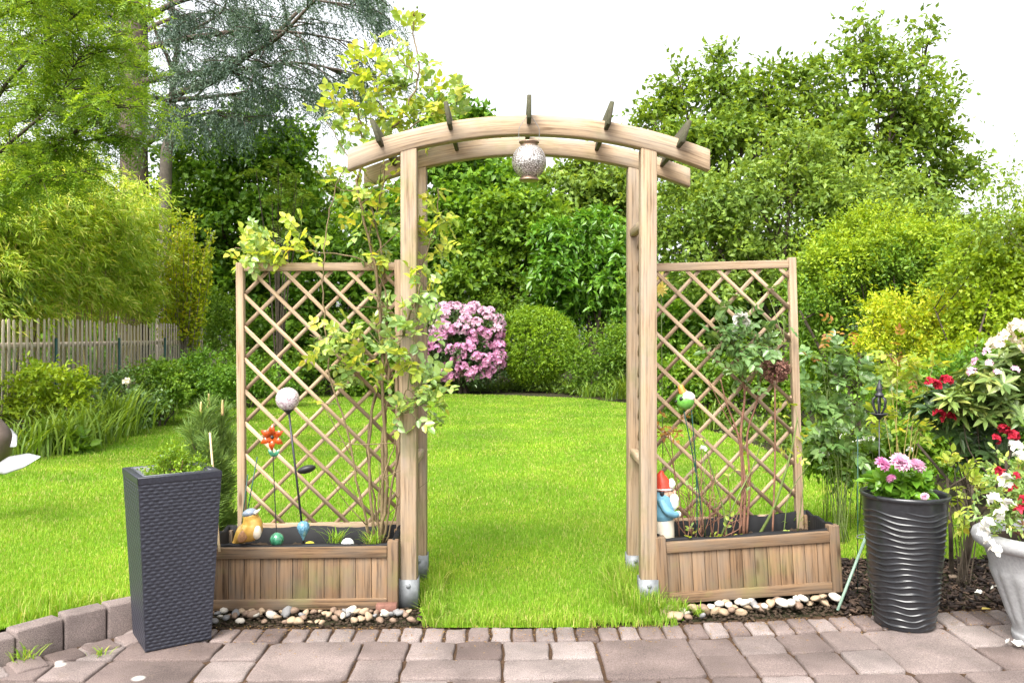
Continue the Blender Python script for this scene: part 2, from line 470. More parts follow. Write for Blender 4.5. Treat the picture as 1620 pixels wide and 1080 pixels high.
def blades(mb, x, y, L, Wd, lean=.45, z=None):
    k = len(x)
    a = rng.uniform(0, 6.283, k); d = np.stack([np.cos(a), np.sin(a), np.zeros(k)], 1)
    s = np.stack([-np.sin(a), np.cos(a), np.zeros(k)], 1)
    ln = np.abs(rng.normal(0, lean, k))[:, None]
    L = (L * rng.uniform(.6, 1.25, k))[:, None]; Wd = np.ones((k, 1)) * Wd
    P = np.stack([x, y, (lawn_z(x, y) if z is None else z) - .012], 1)
    up = np.array([0, 0, 1.0])
    m = P + up * L * .55 + d * L * ln * .35; tp = P + up * L * (1 - .25 * ln) + d * L * ln
    v = np.stack([P - s * Wd * .5, P + s * Wd * .5, m + s * Wd * .42, m - s * Wd * .42, tp], 1).reshape(-1, 3)
    o = np.arange(k)[:, None] * 5
    mb.add(v, {4: np.array([[0, 1, 2, 3]]) + o, 3: np.array([[3, 2, 4]]) + o})

mb = MB()
for y0, y1, den, L, Wd in ((3.7, 5.2, 12500, .032, .0031), (5.2, 7, 8000, .031, .0042), (7, 10, 3600, .036, .0065), (10, 14, 1900, .034, .010), (14, 21.6, 1000, .032, .015)):
    hw = y1 * .66
    xa, xb = max(-8, -hw), min(4.3, hw)
    k = int((xb - xa) * (y1 - y0) * den)
    x = rng.uniform(xa, xb, k); y = rng.uniform(y0, y1, k)
    ok = inpoly(x, y, LAWNW); x, y = x[ok], y[ok]
    cl = .75 + .5 * (vnoise(x, y, 2.2, 5) + .5) * .6
    blades(mb, x, y, L * cl, Wd)
# ragged longer fringes along the paving and round the arch legs
for (xa, xb, ya, yb, k, L) in ((-.46, .85, 4.19, 4.34, 1500, .05), (-2.45, -1.7, 3.95, 4.3, 1500, .085), (.64, .80, 4.33, 5.15, 1700, .13), (.55, .72, 4.5, 5.1, 900, .12), (-.50, -.40, 4.5, 5.15, 700, .10),
                               (.80, .93, 4.34, 4.48, 350, .08), (-.46, -.36, 4.28, 4.6, 350, .09)):
    x = rng.uniform(xa, xb, k); y = rng.uniform(ya, yb, k); 
    if xa < -2: 
        y = y + 0; ok = inpoly(x, y, LAWNW); x, y = x[ok], y[ok]
    blades(mb, x, y, L, .0045, .6)
tag(mb.build('grass', M['grass']), 'bright green lawn grass in the middle of the garden', 'grass', kind='stuff')

M['litter'] = leafmat('dry_litter', (.16, .075, .025), (.34, .22, .08), .2)
UP_ = np.array([0, 0, 1.0])
def rvec_(k): return rng.normal(size=(k, 3))
# paving
t = NT('paver_stone'); p = t.pos(); n1 = t.noise(p, 3, 4); n2 = t.noise(p, 210, 3, .8); n3 = t.noise(p, 9, 4)
c = t.ramp(t.island(), [(0, (.158, .120, .110)), (.3, (.238, .192, .180)), (.7, (.300, .256, .244)), (1, (.190, .147, .136))])
c = t.mix(1.0, c, t.ramp(n2, [(.32, (.45, .44, .44)), (.5, (1, 1, 1)), (.68, (1.5, 1.47, 1.47))]), 'MULTIPLY')
c = t.mix(1.0, c, t.ramp(n1, [(.3, (.60, .59, .58)), (.7, (1.22, 1.2, 1.18))]), 'MULTIPLY')
c = t.mix(t.ramp(n3, [(.62, (0, 0, 0)), (.78, (.6, .6, .6))]), c, (.16, .12, .08))
vo = t.n('ShaderNodeTexVoronoi'); vo.inputs['Scale'].default_value = 2.1; t.l(p, vo.inputs['Vector'])
c = t.mix(t.ramp(vo.outputs['Distance'], [(.045, (.75, .75, .75)), (.07, (0, 0, 0))]), c, (.62, .60, .55))
M['paver'] = t.done(t.principled(c, .85, .25, bump=t.bump(n2, .8, .01)))
def paver(mb, x0, y0, x1, y1, gap=.0065, h=.06, m=None, zt=0.0):
    g = gap; b = .009
    jz = rng.normal(0, .0025); tx, ty = rng.normal(0, .010, 2)
    def ring(ins, z):
        j = .004
        p = np.array([[x0 + g + ins, y0 + g + ins], [x1 - g - ins, y0 + g + ins], [x1 - g - ins, y1 - g - ins], [x0 + g + ins, y1 - g - ins]])
        o = []
        for a in range(4):
            q, r_ = p[a], p[(a + 1) % 4]
            for s_ in (0.06, .35, .65, .94): o.append(q + (r_ - q) * s_)
        return np.array(o)
    jit = np.clip(rng.normal(0, .0032, (16, 2)), -.0045, .0045)
    rings = []
    cxy = np.array([(x0 + x1) / 2, (y0 + y1) / 2])
    for ins, z in ((0, -h), (0, -b), (b * .35, -b * .3), (b * 1.1, 0)):
        q = ring(ins, z) + jit
        zz = z + jz + tx * (q[:, 0] - cxy[0]) + ty * (q[:, 1] - cxy[1]) + zt
        rings.append(np.column_stack([q, zz]))
    v = np.concatenate(rings)
    if m is not None: v = v @ m.T
    f = []
    for k in range(3):
        for a in range(16): f.append([k * 16 + a, k * 16 + (a + 1) % 16, k * 16 + 16 + (a + 1) % 16, k * 16 + 16 + a])
    f.append([48 + a for a in range(16)])
    mb.add(v, f)
mb = MB()
PA = R(.4); rm = np.array(Matrix.Rotation(PA, 3, 'Z'))
ytop = 4.19                  # far edge of the header course, in the turned frame
x = -2.6
while x < 4.2:
    wd = rng.uniform(.10, .125)
    if not (x < -2.0): paver(mb, x, ytop - .185, x + wd, ytop, m=rm)
    x += wd
# ashlar field under it
cell = .224
nx, ny = 35, 7
occ = np.zeros((nx, ny), bool); x0 = -3.6
for j in range(ny):
    for i_ in range(nx):
        if occ[i_, j]: continue
        opts = [(2, 2), (1, 1), (1, 1), (2, 1), (1, 1), (1, 1), (1, 1)]
        rnd.shuffle(opts)
        for (a, b) in opts + [(1, 1)]:
            if i_ + a <= nx and j + b <= ny and not occ[i_:i_ + a, j:j + b].any():
                occ[i_:i_ + a, j:j + b] = True
                yt = ytop - .187 - j * cell
                # the field leaves room for the kerb on the left
                xa, xb = x0 + i_ * cell, x0 + (i_ + a) * cell
                kx = -2.28 + (yt - 3.75) * .95
                if xa > kx - .15: paver(mb, xa, yt - b * cell, xb, yt, m=rm)
                break
def bend(v):
    k = np.clip((v[:, 1] - 3.2) / .9, 0, 1)
    v[:, 1] += .13 * k * (np.sqrt((v[:, 0] - .55) ** 2 + .04) + (v[:, 0] - .55)) / 2
    return v
mb.v = [bend(q.copy()) for q in mb.v]
tag(mb.build('patio', M['paver']), kind='structure')
t = NT('joint_sand'); p = t.pos(); n2 = t.noise(p, 60, 5, .7)
c = t.ramp(n2, [(.3, (.03, .022, .016)), (.6, (.085, .05, .03)), (.75, (.07, .085, .03))])
M['joint'] = t.done(t.principled(c, .95, .1, bump=t.bump(n2, .6, .01)))
mb = MB(); grid(mb, *np.meshgrid(np.linspace(-4, 6, 41), np.linspace(-3, 4.25, 30)), np.full((30, 41), -.016))
mb.v[0] = bend((mb.v[0] * np.array([1, 1, 1.0])) @ rm.T)
tag(mb.build('patio_bed', M['joint']), kind='structure')

# setts that follow the kerb
mb = MB()
K0, K1 = G(-40, 1064)[:2], G(212, 1000)[:2]
kd = (K1 - K0) / np.linalg.norm(K1 - K0); kn = np.array([kd[1], -kd[0]])
ka = math.atan2(kd[1], kd[0])
for k in range(7):
    c0 = K0 + kd * (.03 + k * .155) + kn * .085
    m4 = np.array(Matrix.Rotation(ka, 3, 'Z'))
    mb2 = MB(); paver(mb2, -.075, -.08, .075, .08, m=m4, zt=.012)
    mb.add(mb2.v[0] + np.array([c0[0], c0[1], 0]), {k2: np.concatenate(a) for k2, a in mb2.f.items()})
tag(mb.build('kerb_setts', M['paver']), kind='structure')

mb = MB(); n = 900
x = rng.uniform(-1.6, 2.6, n); y = 4.19 - np.abs(rng.normal(0, .16, n)) + .13 * np.maximum(x - .55, 0)
mb.leaves(np.stack([x, y, np.full(n, .004) + rng.uniform(0, .006, n)], 1), np.stack([rng.normal(size=n), rng.normal(size=n), rng.normal(0, .15, n)], 1), UP_ + rvec_(n) * .2, rng.uniform(.005, .016, n), .006, 'ovate')
tag(mb.build('leaf_litter', M['litter']), 'small brown and yellow plant litter on the paving along the lawn', 'litter', kind='stuff')

# raised edging stones at the left lawn edge
ES = [(-62, 25, 'first edging stone from the left, reaching the left edge of the photo'), (25, 102, 'second raised edging stone from the left, below the lawn'),
      (102, 170, 'third raised edging stone from the left with a pale chip on its face'), (170, 236, 'edging stone half hidden behind the tall wicker planter')]
base = [(-62, 1070), (25, 1046), (102, 1023), (170, 1006), (236, 990)]
bp = [G(*q)[:2] for q in base]
for k, (a, b, lab) in enumerate(ES):
    p0, p1 = bp[k], bp[k + 1]
    d = p1 - p0; L = np.linalg.norm(d); ang = math.atan2(d[1], d[0])
    o = MB().box((0, 0, 0), (L - .005, .11, .235)).build('edging_stone', M['paver'], bevel=.011, segs=3)
    mid = (p0 + p1) / 2 + np.array([-d[1], d[0]]) / L * .055
    o.location = (mid[0], mid[1], -.002 + .012 * k + rng.normal(0, .006)); o.rotation_euler = (rng.normal(0, .012), rng.normal(0, .008), ang + rng.normal(0, .012))
    tag(o, lab, 'edging stone', 'edging stones along the left lawn')

# ------------------------------------------------------------------ the wooden arch
AY, AD, PS = 4.5, .5, .088
XL, XR = -.565, .748          # post centres
AX = (XL + XR) / 2
arch = thing('garden_arch', (AX, AY + .25, 0), 'tall weathered wooden rose arch with curved top beams and rafters, spanning the lawn', 'garden arch')
ztop = CAMZ + (HY - 229) / 290.0
for yc in (AY + PS / 2, AY + AD + PS / 2):
    for xc in (XL, XR):
        zt = 2.505
        o = MB().box((xc, yc, (.135 + zt) / 2), (PS, PS, zt - .135)).build('post', M['arch'], arch, bevel=.006, segs=2)
        mb = MB()
        for sy in (-1, 1): mb.box((xc, yc + sy * (PS / 2 + .003), .075), (PS + .014, .005, .15))
        for sx in (-1, 1): mb.box((xc + sx * (PS / 2 + .005), yc, .075), (.005, PS, .15))
        mb.box((xc, yc, .1), (PS - .004, PS - .004, .068))
        sh = mb.build('post_shoe', M['galv'], arch)
        mb = MB()
        mb.lathe([(.0001, -.008), (.0095, -.008), (.013, -.004), (.013, 0), (.0001, 0)], n=12)
        v = mb.v[0]; mb.v[0] = np.stack([v[:, 0] + xc, yc - PS / 2 - .006 + v[:, 2], v[:, 1] + .118], 1); mb.g[0] = mb.v[0]
        mb.build('bolt', M['galv'], sh, smooth=True)
# curved beams
def arcbeam(y0, y1, half, ztopc, sag, hgt, n=48):
    Rr = (half ** 2 + sag ** 2) / (2 * sag); zc = ztopc - Rr
    mb = MB(); xs_ = np.linspace(-half, half, n)
    V = []; Gr = []
    for x in xs_:
        zt = zc + math.sqrt(Rr ** 2 - x * x)
        zb = zc + math.sqrt(max((Rr - hgt) ** 2 - x * x, 0))
        for (yy, zz, gg) in ((y0, zb, 0), (y1, zb, 0), (y1, zt, 1), (y0, zt, 1)):
            V.append((AX + x, yy, zz)); Gr.append((x, gg * hgt, yy))
    f = []
    for k in range(n - 1):
        a = k * 4
        for j in range(4): f.append([a + j, a + (j + 1) % 4, a + 4 + (j + 1) % 4, a + 4 + j])
    f.append([0, 3, 2, 1]); e = (n - 1) * 4; f.append([e, e + 1, e + 2, e + 3])
    mb.add(V, f, np.array(Gr) + rng.uniform(0, 30, 3)); return mb, Rr, zc
ZC = CAMZ + (HY - 182) / 290.0
b1, RR, ZCC = arcbeam(AY - .004, AY + .068, .99, ZC, .19, .105)
b1.build('arch_beam', M['arch'], arch, bevel=.005)
b2, _, _ = arcbeam(AY + AD - .004, AY + AD + .068, .99, ZC, .19, .105)
b2.build('arch_beam', M['arch'], arch, bevel=.005)
for px in (598, 714, 836, 957, 1079):
    th = math.atan2((px - 836) / 290.0, RR - .05) * 1.02
    rr = RR + .012
    m = Matrix.Rotation(th, 3, 'Y')
    c = (AX + rr * math.sin(th), AY + .30, ZCC + rr * math.cos(th))
    mb = MB().box(c, (.024, .86, .125), m)
    mb.build('rafter', M['rafter'], arch, bevel=.004)
# lattice side panels
for xc in (XL, XR):
    sgn = 1 if xc > 0 else -1
    xl = xc + .021 * sgn
    mb = MB(); y0, y1 = AY + PS, AY + AD
    ym, hy = (y0 + y1) / 2, (y1 - y0) / 2
    for k in range(-3, 20):
        for s_ in (1, -1):
            z0 = .55 + k * .128
            a = np.array([xl + s_ * .0045, y0, z0 - s_ * hy]); b = np.array([xl + s_ * .0045, y1, z0 + s_ * hy])
            lo, hi = .80, 2.08
            za, zb = a[2], b[2]
            ta = 0; tb = 1
            ts = sorted([(lo - za) / (zb - za), (hi - za) / (zb - za)])
            ta, tb = max(0, ts[0]), min(1, ts[1])
            if tb - ta > .05: mb.beam(a + (b - a) * ta, a + (b - a) * tb, .0085, .022)
    mb.build('side_lattice', M['lattice'], arch)
    for z in (2.105, .775):
        MB().box((xc - .012 * sgn, ym, z), (.042, y1 - y0, .048)).build('side_rail', M['arch'], arch, bevel=.004)

# ------------------------------------------------------------------ planters with trellis
def planter(loc, yaw, roll, w, label, tw0, tw1, tz, troll, nb):
    p = thing('trellis_planter', loc, label, 'planter', 'wooden planters with trellis beside the arch', (0, -roll, yaw))
    d, h = .41, .335
    def part(name, mb, mat, bevel=.003, smooth=False): return mb.build(name, mat, p, bevel=bevel, local=True, smooth=smooth, segs=2)
    # origin: front left bottom corner
    ps = .058
    for (x, y, hh) in ((0, 0, .368), (w - ps, 0, .368), (0, d - ps, .35), (w - ps, d - ps, .35)):
        part('corner_post', MB().box((x + ps / 2, y + ps / 2, hh / 2 + .004), (ps, ps, hh)), M['planter'], .004)
    for side in ('front', 'back'):
        y = .012 if side == 'front' else d - .012
        mb = MB(); bw = (w - 2 * ps) / nb
        for k in range(nb):
            mb.box((ps + bw * (k + .5), y + (.006 if side == 'front' else -.006) + rng.normal(0, .0006), h / 2 + .012), (bw - .0025, .016, h - .075))
        part('board_panel', mb, M['planter'], .002)
        yy = .013 if side == 'front' else d - .013
        for z, hh in ((h - .022, .058), (.036, .058)):
            part('rail', MB().box((w / 2, yy, z), (w - 2 * ps - .002, .034, hh)), M['planter'], .004)
    for x in (.02, w - .02):
        mb = MB(); n = 4; bw = (d - 2 * ps) / n
        for k in range(n): mb.box((x, ps + bw * (k + .5), h / 2), (.018, bw - .0025, h - .03))
        part('side_panel', mb, M['planter'], .002)
    # pond liner: inner walls and a loose rolled lip
    mb = MB()
    i0, i1, j0, j1 = .034, w - .034, .034, d - .03
    zt = h + .012
    ring = []
    N = 40
    path = []
    for a, b in (((i0, j0), (i1, j0)), ((i1, j0), (i1, j1)), ((i1, j1), (i0, j1)), ((i0, j1), (i0, j0))):
        for k in range(N): path.append(np.array(a) + (np.array(b) - np.array(a)) * k / N)
    path = np.array(path); m_ = len(path); cx_ = np.array([w / 2, d / 2])
    off = nrm(path - cx_)
    zz = zt + .006 * np.sin(np.arange(m_) * .33) + rng.normal(0, .0015, m_)
    back = (path[:, 1] > j1 - .01) | (path[:, 0] > i1 - .01) | (path[:, 0] < i0 + .01)
    zz = zz + back * .018
    prof = [(-.010, -.15), (-.006, 0), (.008, .008), (.022, -.002), (.024, -.012)]
    V = np.concatenate([np.column_stack([path + off * o_, (zz if zo > -.1 else zz * 0 + zt) + zo]) for o_, zo in prof])
    f = []
    for r_ in range(len(prof) - 1):
        for k in range(m_): f.append([r_ * m_ + k, r_ * m_ + (k + 1) % m_, (r_ + 1) * m_ + (k + 1) % m_, (r_ + 1) * m_ + k])
    mb.add(V, f); part('liner', mb, M['liner'], 0, True)
    xs_, ys_ = np.meshgrid(np.linspace(i0, i1, 60), np.linspace(j0, j1, 24))
    mb = MB(); grid(mb, xs_, ys_, h - .065 + .018 * vnoise(xs_, ys_, 14, 4) + rng.normal(0, .005, xs_.shape)); part('soil', mb, M['soil'], 0)
    # trellis
    tm = np.array(Matrix.Rotation(-troll, 3, 'Y')); ty = d - .015
    o = np.array([tw0, ty, .25])
    def tr(pt): return o + tm @ np.array(pt)
    Wt, Ht = tw1 - tw0, tz - .25
    for x, ex in ((.021, .0), (Wt - .021, .012)):
        mb = MB(); mb.beam(tr((x, 0, -.15)), tr((x, 0, Ht + ex)), .044, .044, up=(0, 1, 0)); part('trellis_post', mb, M['lattice'], .004)
    mb = MB(); mb.beam(tr((.043, 0, Ht - .026)), tr((Wt - .043, 0, Ht - .026)), .034, .048); part('trellis_rail', mb, M['lattice'], .004)
    mb = MB(); mb.beam(tr((.043, 0, .115)), tr((Wt - .043, 0, .115)), .03, .04); part('trellis_rail', mb, M['lattice'], .004)
    mb = MB()
    x0, x1, z0, z1 = .04, Wt - .04, .13, Ht - .05
    pitch = .186
    for s_ in (1, -1):
        for k in range(-12, 22):
            # line x + s*z = c
            c = k * pitch + (.02 if s_ > 0 else .06)
            pts = []
            lo_x, hi_x = x0, x1
            # z = (c-x)*s
            za, zb = (c - x0) * s_, (c - x1) * s_
            a = np.array([x0, za]); b = np.array([x1, zb])
            dz = b[1] - a[1]
            t0, t1 = sorted([(z0 - a[1]) / dz, (z1 - a[1]) / dz])
            t0, t1 = max(0, t0), min(1, t1)
            if t1 - t0 < .03: continue
            P0, P1 = a + (b - a) * t0, a + (b - a) * t1
            yo = -.0052 * s_
            mb.beam(tr((P0[0], yo, P0[1])), tr((P1[0], yo, P1[1])), .0095, .0215, up=(0, 1, 0) if False else (0, 0, 1))
    part('lattice', mb, M['lattice'], 0)
    return p

PL = planter((-1.665, 4.415, .0), R(2.0), 0, 1.05, 'wooden trellis planter left of the arch, holding a bird figure and garden stakes', .085, 1.045, 1.905, R(.4), 11)
PRt = planter((.803, 4.50, .006), R(2), R(3.4), 1.022, 'wooden planter box with lattice trellis right of the arch, holding a gnome and bare stems', .03, .965, 1.90, R(-1.7), 13)

# pebbles in front of both boxes
def pebble_mesh(seed):
    r = np.random.default_rng(seed); mb = MB().sphere((0, 0, 0), 1, 12, 8)
    v = mb.v[0]; d = 1 + .16 * np.sin(v @ r.normal(size=3) * 1.8 + r.uniform(0, 6)) + .08 * np.sin(v @ r.normal(size=3) * 4)
    mb.v[0] = v * d[:, None] * np.array([1, .75, .55]); return mb
PEBC = {'white': (.46, .42, .36), 'tan': (.32, .235, .155), 'brown': (.20, .135, .095), 'grey': (.19, .185, .185)}
PEBM = {k: plain(k + '_pebble', c, .65, .35, var=.25, scale=60) for k, c in PEBC.items()}
PEB = {}
for kc in PEBC:
    PEB[kc] = [pebble_mesh(hash_) for hash_ in ({'white': 1, 'tan': 2, 'brown': 3, 'grey': 4}[kc] * 10 + j for j in range(3))]
PEBO = {}
def put_pebble(kc, loc, s, group, label):
    j = rnd.randrange(3)
    key = (kc, j)
    if key not in PEBO: o = PEB[kc][j].build('pebble', PEBM[kc], smooth=True); PEBO[key] = o
    else: o = PEBO[key].copy(); COL.objects.link(o)
    o.location = loc; o.scale = (s, s * rng.uniform(.85, 1.1), s * rng.uniform(.85, 1.15)); o.rotation_euler = (rng.normal(0, .25), rng.normal(0, .25), rng.uniform(0, 6.28))
    tag(o, label, 'pebble', group)
for k in range(64):
    px = 334 + (652 - 334) * (k + rng.uniform(-.4, .4)) / 63
    py = rng.uniform(971, 987) if k % 2 else rng.uniform(968, 977)
    kc = rnd.choices(['white', 'tan', 'brown', 'grey'], [2, 3, 4, 2])[0]
    s = rng.uniform(.014, .036)
    p_ = G(px, py); put_pebble(kc, (p_[0], p_[1], .004 + s * .25), s, 'pebbles below the left planter', 'small rounded %s pebble on the soil strip below the left planter' % kc)
for k in range(54):
    px = 1052 + (1322 - 1052) * (k + rng.uniform(-.4, .4)) / 53
    f = (px - 1052) / 270
    py = 979 - 23 * f + rng.uniform(-9, 5)
    kc = rnd.choices(['white', 'tan', 'brown', 'grey'], [5, 5, 1.5, .8])[0]
    s = rng.uniform(.020, .038)
    p_ = G(px, py); put_pebble(kc, (p_[0], p_[1] + .02, .004 + s * .3 + .035 * f * (k % 2)), s, 'pebbles below the right planter', 'small rounded %s pebble in the row below the right planter' % kc)
br = MB().box((0, 0, 0), (.11, .09, .05)).build('brick', plain('brick_red', (.17, .085, .065), .9, .1, var=.3, scale=40), bevel=.004)
br.location = (*G(612, 966)[:2], .02); br.rotation_euler = (0, 0, .05)
tag(br, 'red brick under the right corner of the left planter', 'brick')

# ------------------------------------------------------------------ hanging lantern
LX, LY = W(837, 250, 4.42)[0], 4.42
LZ = W(837, 256, 4.42)[2]
t = NT('crackle_glass'); p = t.obj(); vo = t.n('ShaderNodeTexVoronoi'); vo.feature = 'DISTANCE_TO_EDGE'; vo.inputs['Scale'].default_value = 95; t.l(p, vo.inputs['Vector'])
n1 = t.noise(p, 160, 4, .7)
c = t.ramp(vo.outputs['Distance'], [(.02, (.10, .075, .06)), (.10, (.62, .58, .55)), (.25, (.85, .83, .8))])
c = t.mix(1.0, c, t.ramp(n1, [(.35, (.35, .32, .3)), (.6, (1.1, 1.1, 1.1))]), 'MULTIPLY')
M['crackle'] = t.done(t.principled(c, .18, .6, .55, t.bump(vo.outputs['Distance'], .6, .003)))
M['bronze'] = plain('aged_bronze', (.30, .21, .15), .4, .5, .8, .3, 40)
lan = thing('hanging_lantern', (LX, LY, LZ - .09), 'silvery crackle glass ball lantern hanging from the middle of the arch', 'lantern')
rr_ = .091
prof = [(rr_ * math.cos(a) if abs(a) < 1.2 else rr_ * math.cos(a), rr_ * 1.06 * math.sin(a)) for a in np.linspace(-1.05, 1.0, 22)]
MB().lathe(prof, (LX, LY, LZ), 36, lambda r, z, th: (r * (1 + .018 * np.abs(np.cos(th * 4)) - .009), z)).build('globe', M['crackle'], lan, smooth=True)
MB().lathe([(.048, .074), (.045, .085), (.047, .096), (.054, .101), (.054, .106), (.048, .106), (.042, .096)], (LX, LY, LZ), 32).build('rim', M['bronze'], lan, smooth=True)
MB().lathe([(.0001, -.103), (.052, -.103), (.055, -.099), (.052, -.092), (.045, -.086), (.046, -.078)], (LX, LY, LZ), 32).build('foot', M['bronze'], lan, smooth=True)
zt_ = 2.665
MB().loft([(LX - .052, LY, LZ + .10), (LX - .055, LY, LZ + .16), (LX - .045, LY, zt_ - .06), (LX, LY + .02, zt_ - .004), (LX + .045, LY, zt_ - .06), (LX + .055, LY, LZ + .16), (LX + .052, LY, LZ + .10)], .0016, 5, 6).build('wire_handle', M['galv'], lan)

# ------------------------------------------------------------------ tall wicker planter
t = NT('dark_rattan'); p = t.obj(); n = t.noise(p, 90, 4)
c = t.ramp(n, [(.3, (.015, .016, .023)), (.7, (.034, .036, .050))])
M['rattan'] = t.done(t.principled(c, .42, .45, bump=t.bump(n, .15, .002)))
M['zinc'] = plain('zinc_insert', (.085, .09, .105), .5, .4, .1, .15, 30)
WC = (-1.672, 4.052)
wk = thing('wicker_planter', (WC[0], WC[1], 0), 'tall square dark grey wicker planter with a small green plant, left on the patio', 'planter', rot=(0, 0, R(35)))
hb, ht, H = .149, .189, .818
mb = MB(); nu, nv = 190, 300
cols, rows = 17, 50
for s_ in range(4):
    u, v = np.meshgrid(np.linspace(-1, 1, nu), np.linspace(0, 1, nv))
    row = np.floor(v * rows); fv = v * rows - row
    wv = np.sin(np.pi * ((u * .5 + .5) * cols + row))
    prof = np.sqrt(np.clip(1 - (2 * fv - 1) ** 2, 0, 1))
    off = .0044 * prof * (.76 + .24 * np.sign(wv) * np.abs(wv) ** .6) - .002
    hw = hb + (ht - hb) * v
    edge = np.clip((1 - np.abs(u)) * 14, 0, 1)
    rim = (v > .965) * 1.0
    off = off * edge * (1 - rim) + rim * .002
    x = u * hw; y = -(hw + off); z = v * H + .004
    a = s_ * math.pi / 2
    grid(mb, x * math.cos(a) - y * math.sin(a), x * math.sin(a) + y * math.cos(a), z)
mb.build('woven_body', M['rattan'], wk, local=True, smooth=True)
mb = MB()
for s_ in range(4):
    a = s_ * math.pi / 2; m = Matrix.Rotation(a, 3, 'Z')
    c = np.array(m) @ np.array([0, -(ht - .016), H + .002])
    mb.box(c, (2 * ht - .0 if s_ % 2 == 0 else 2 * ht - .064, .032, .012), m)
mb.build('rim', M['rattan'], wk, local=True, bevel=.003)
mb = MB()
for s_ in range(4):
    a = s_ * math.pi / 2; m = Matrix.Rotation(a, 3, 'Z')
    c = np.array(m) @ np.array([0, -(ht - .037), H - .055])
    mb.box(c, (2 * (ht - .034) if s_ % 2 == 0 else 2 * (ht - .04), .004, .13), m)
mb.build('insert', M['zinc'], wk, local=True)
xs_, ys_ = np.meshgrid(np.linspace(-ht + .04, ht - .04, 20), np.linspace(-ht + .04, ht - .04, 20))
mb = MB(); grid(mb, xs_, ys_, H - .07 + rng.normal(0, .006, xs_.shape)); mb.build('soil', M['soil'], wk, local=True)

# ------------------------------------------------------------------ black ribbed vase planter
M['vase'] = plain('black_glaze', (.016, .017, .020), .3, .5, var=.3, scale=50, bump=.08, coat=.2)
VX, VY, VH = 2.022, 4.25, .655
vs = thing('ribbed_planter', (VX, VY, 0), 'tall round black planter with wavy ribs and pink flowers, at the right of the patio', 'planter')
zs = np.linspace(0, VH, 420); f = zs / VH
rad = .142 + (.205 - .142) * f ** .85
prof = np.column_stack([rad, zs])
def wavy(r, z, th):
    ph = z * 33 + .30 * np.sin(2 * th + z * 7) + .22 * np.sin(3 * th - z * 12 + 1) + .12 * np.sin(7 * th + z * 20)
    rid = np.clip(np.cos(ph * 2 * np.pi), 0, 1) ** 3
    fade = np.clip((VH - .045 - z) / .03, 0, 1) * np.clip(z / .02, 0, 1)
    return r + (.0055 + .002 * np.sin(5 * th + z * 25)) * rid * fade, z
MB().lathe(prof, (VX, VY, .002), 160, wavy).build('body', M['vase'], vs, smooth=True)
MB().lathe([(.205, -.004), (.2135, .0), (.2155, .008), (.2135, .018), (.206, .021), (.198, .018), (.196, 0), (.192, -.05)], (VX, VY, VH), 96).build('rim', M['vase'], vs, smooth=True)
MB().disc((VX, VY, VH - .045), .194, 40).build('soil', M['soil'], vs)

# ------------------------------------------------------------------ stone urn at the right edge
M['stone'] = plain('pale_cast_stone', (.33, .33, .335), .8, .25, var=.18, scale=70, bump=.3)
UX, UY = 2.60, 4.0
ur = thing('stone_urn', (UX, UY, 0), 'grey cast stone urn with rolled rim, cut by the right edge of the photo', 'urn')
prof = [(.150, .0), (.155, .03), (.150, .05), (.165, .11), (.187, .18), (.212, .25), (.238, .32), (.262, .40), (.275, .445), (.275, .452)]
pp, _ = catmull(np.array([(a, 0, b) for a, b in prof]), np.ones(len(prof)), 5)
def flute(r, z, th):
    k = np.clip((z - .07) / .05, 0, 1) * np.clip((.36 - z) / .03, 0, 1)
    return r + .010 * k * np.abs(np.sin(th * 9)), z
MB().lathe(pp[:, [0, 2]], (UX, UY, 0), 120, flute).build('bowl', M['stone'], ur, smooth=True)
MB().lathe([(.275, .448), (.30, .452), (.322, .468), (.330, .492), (.322, .515), (.302, .527), (.28, .522), (.265, .50), (.26, .44)], (UX, UY, 0), 80).build('rim', M['stone'], ur, smooth=True)
MB().disc((UX, UY, .475), .262, 40).build('soil', M['soil'], ur)

# ------------------------------------------------------------------ foliage machinery
def rvec(k, r=rng): return r.normal(size=(k, 3))
def usph(k): return nrm(rvec(k))
UP = np.array([0, 0, 1.0])

def lobes_px(lst, D, jit=.25, flat=.8):
    """(px, py, rx_px, rz_px[, dD]) -> 3D ellipsoids with depth of their own"""
    o = []
    for q in lst:
        d = D + (q[4] if len(q) > 4 else rng.uniform(-1, 1) * jit * q[2] / F * D)
        c = W(q[0], q[1], d); rx = q[2] / F * d; rz = q[3] / F * d
        o.append((*c, rx, rx * flat, rz))
    return np.array(o)

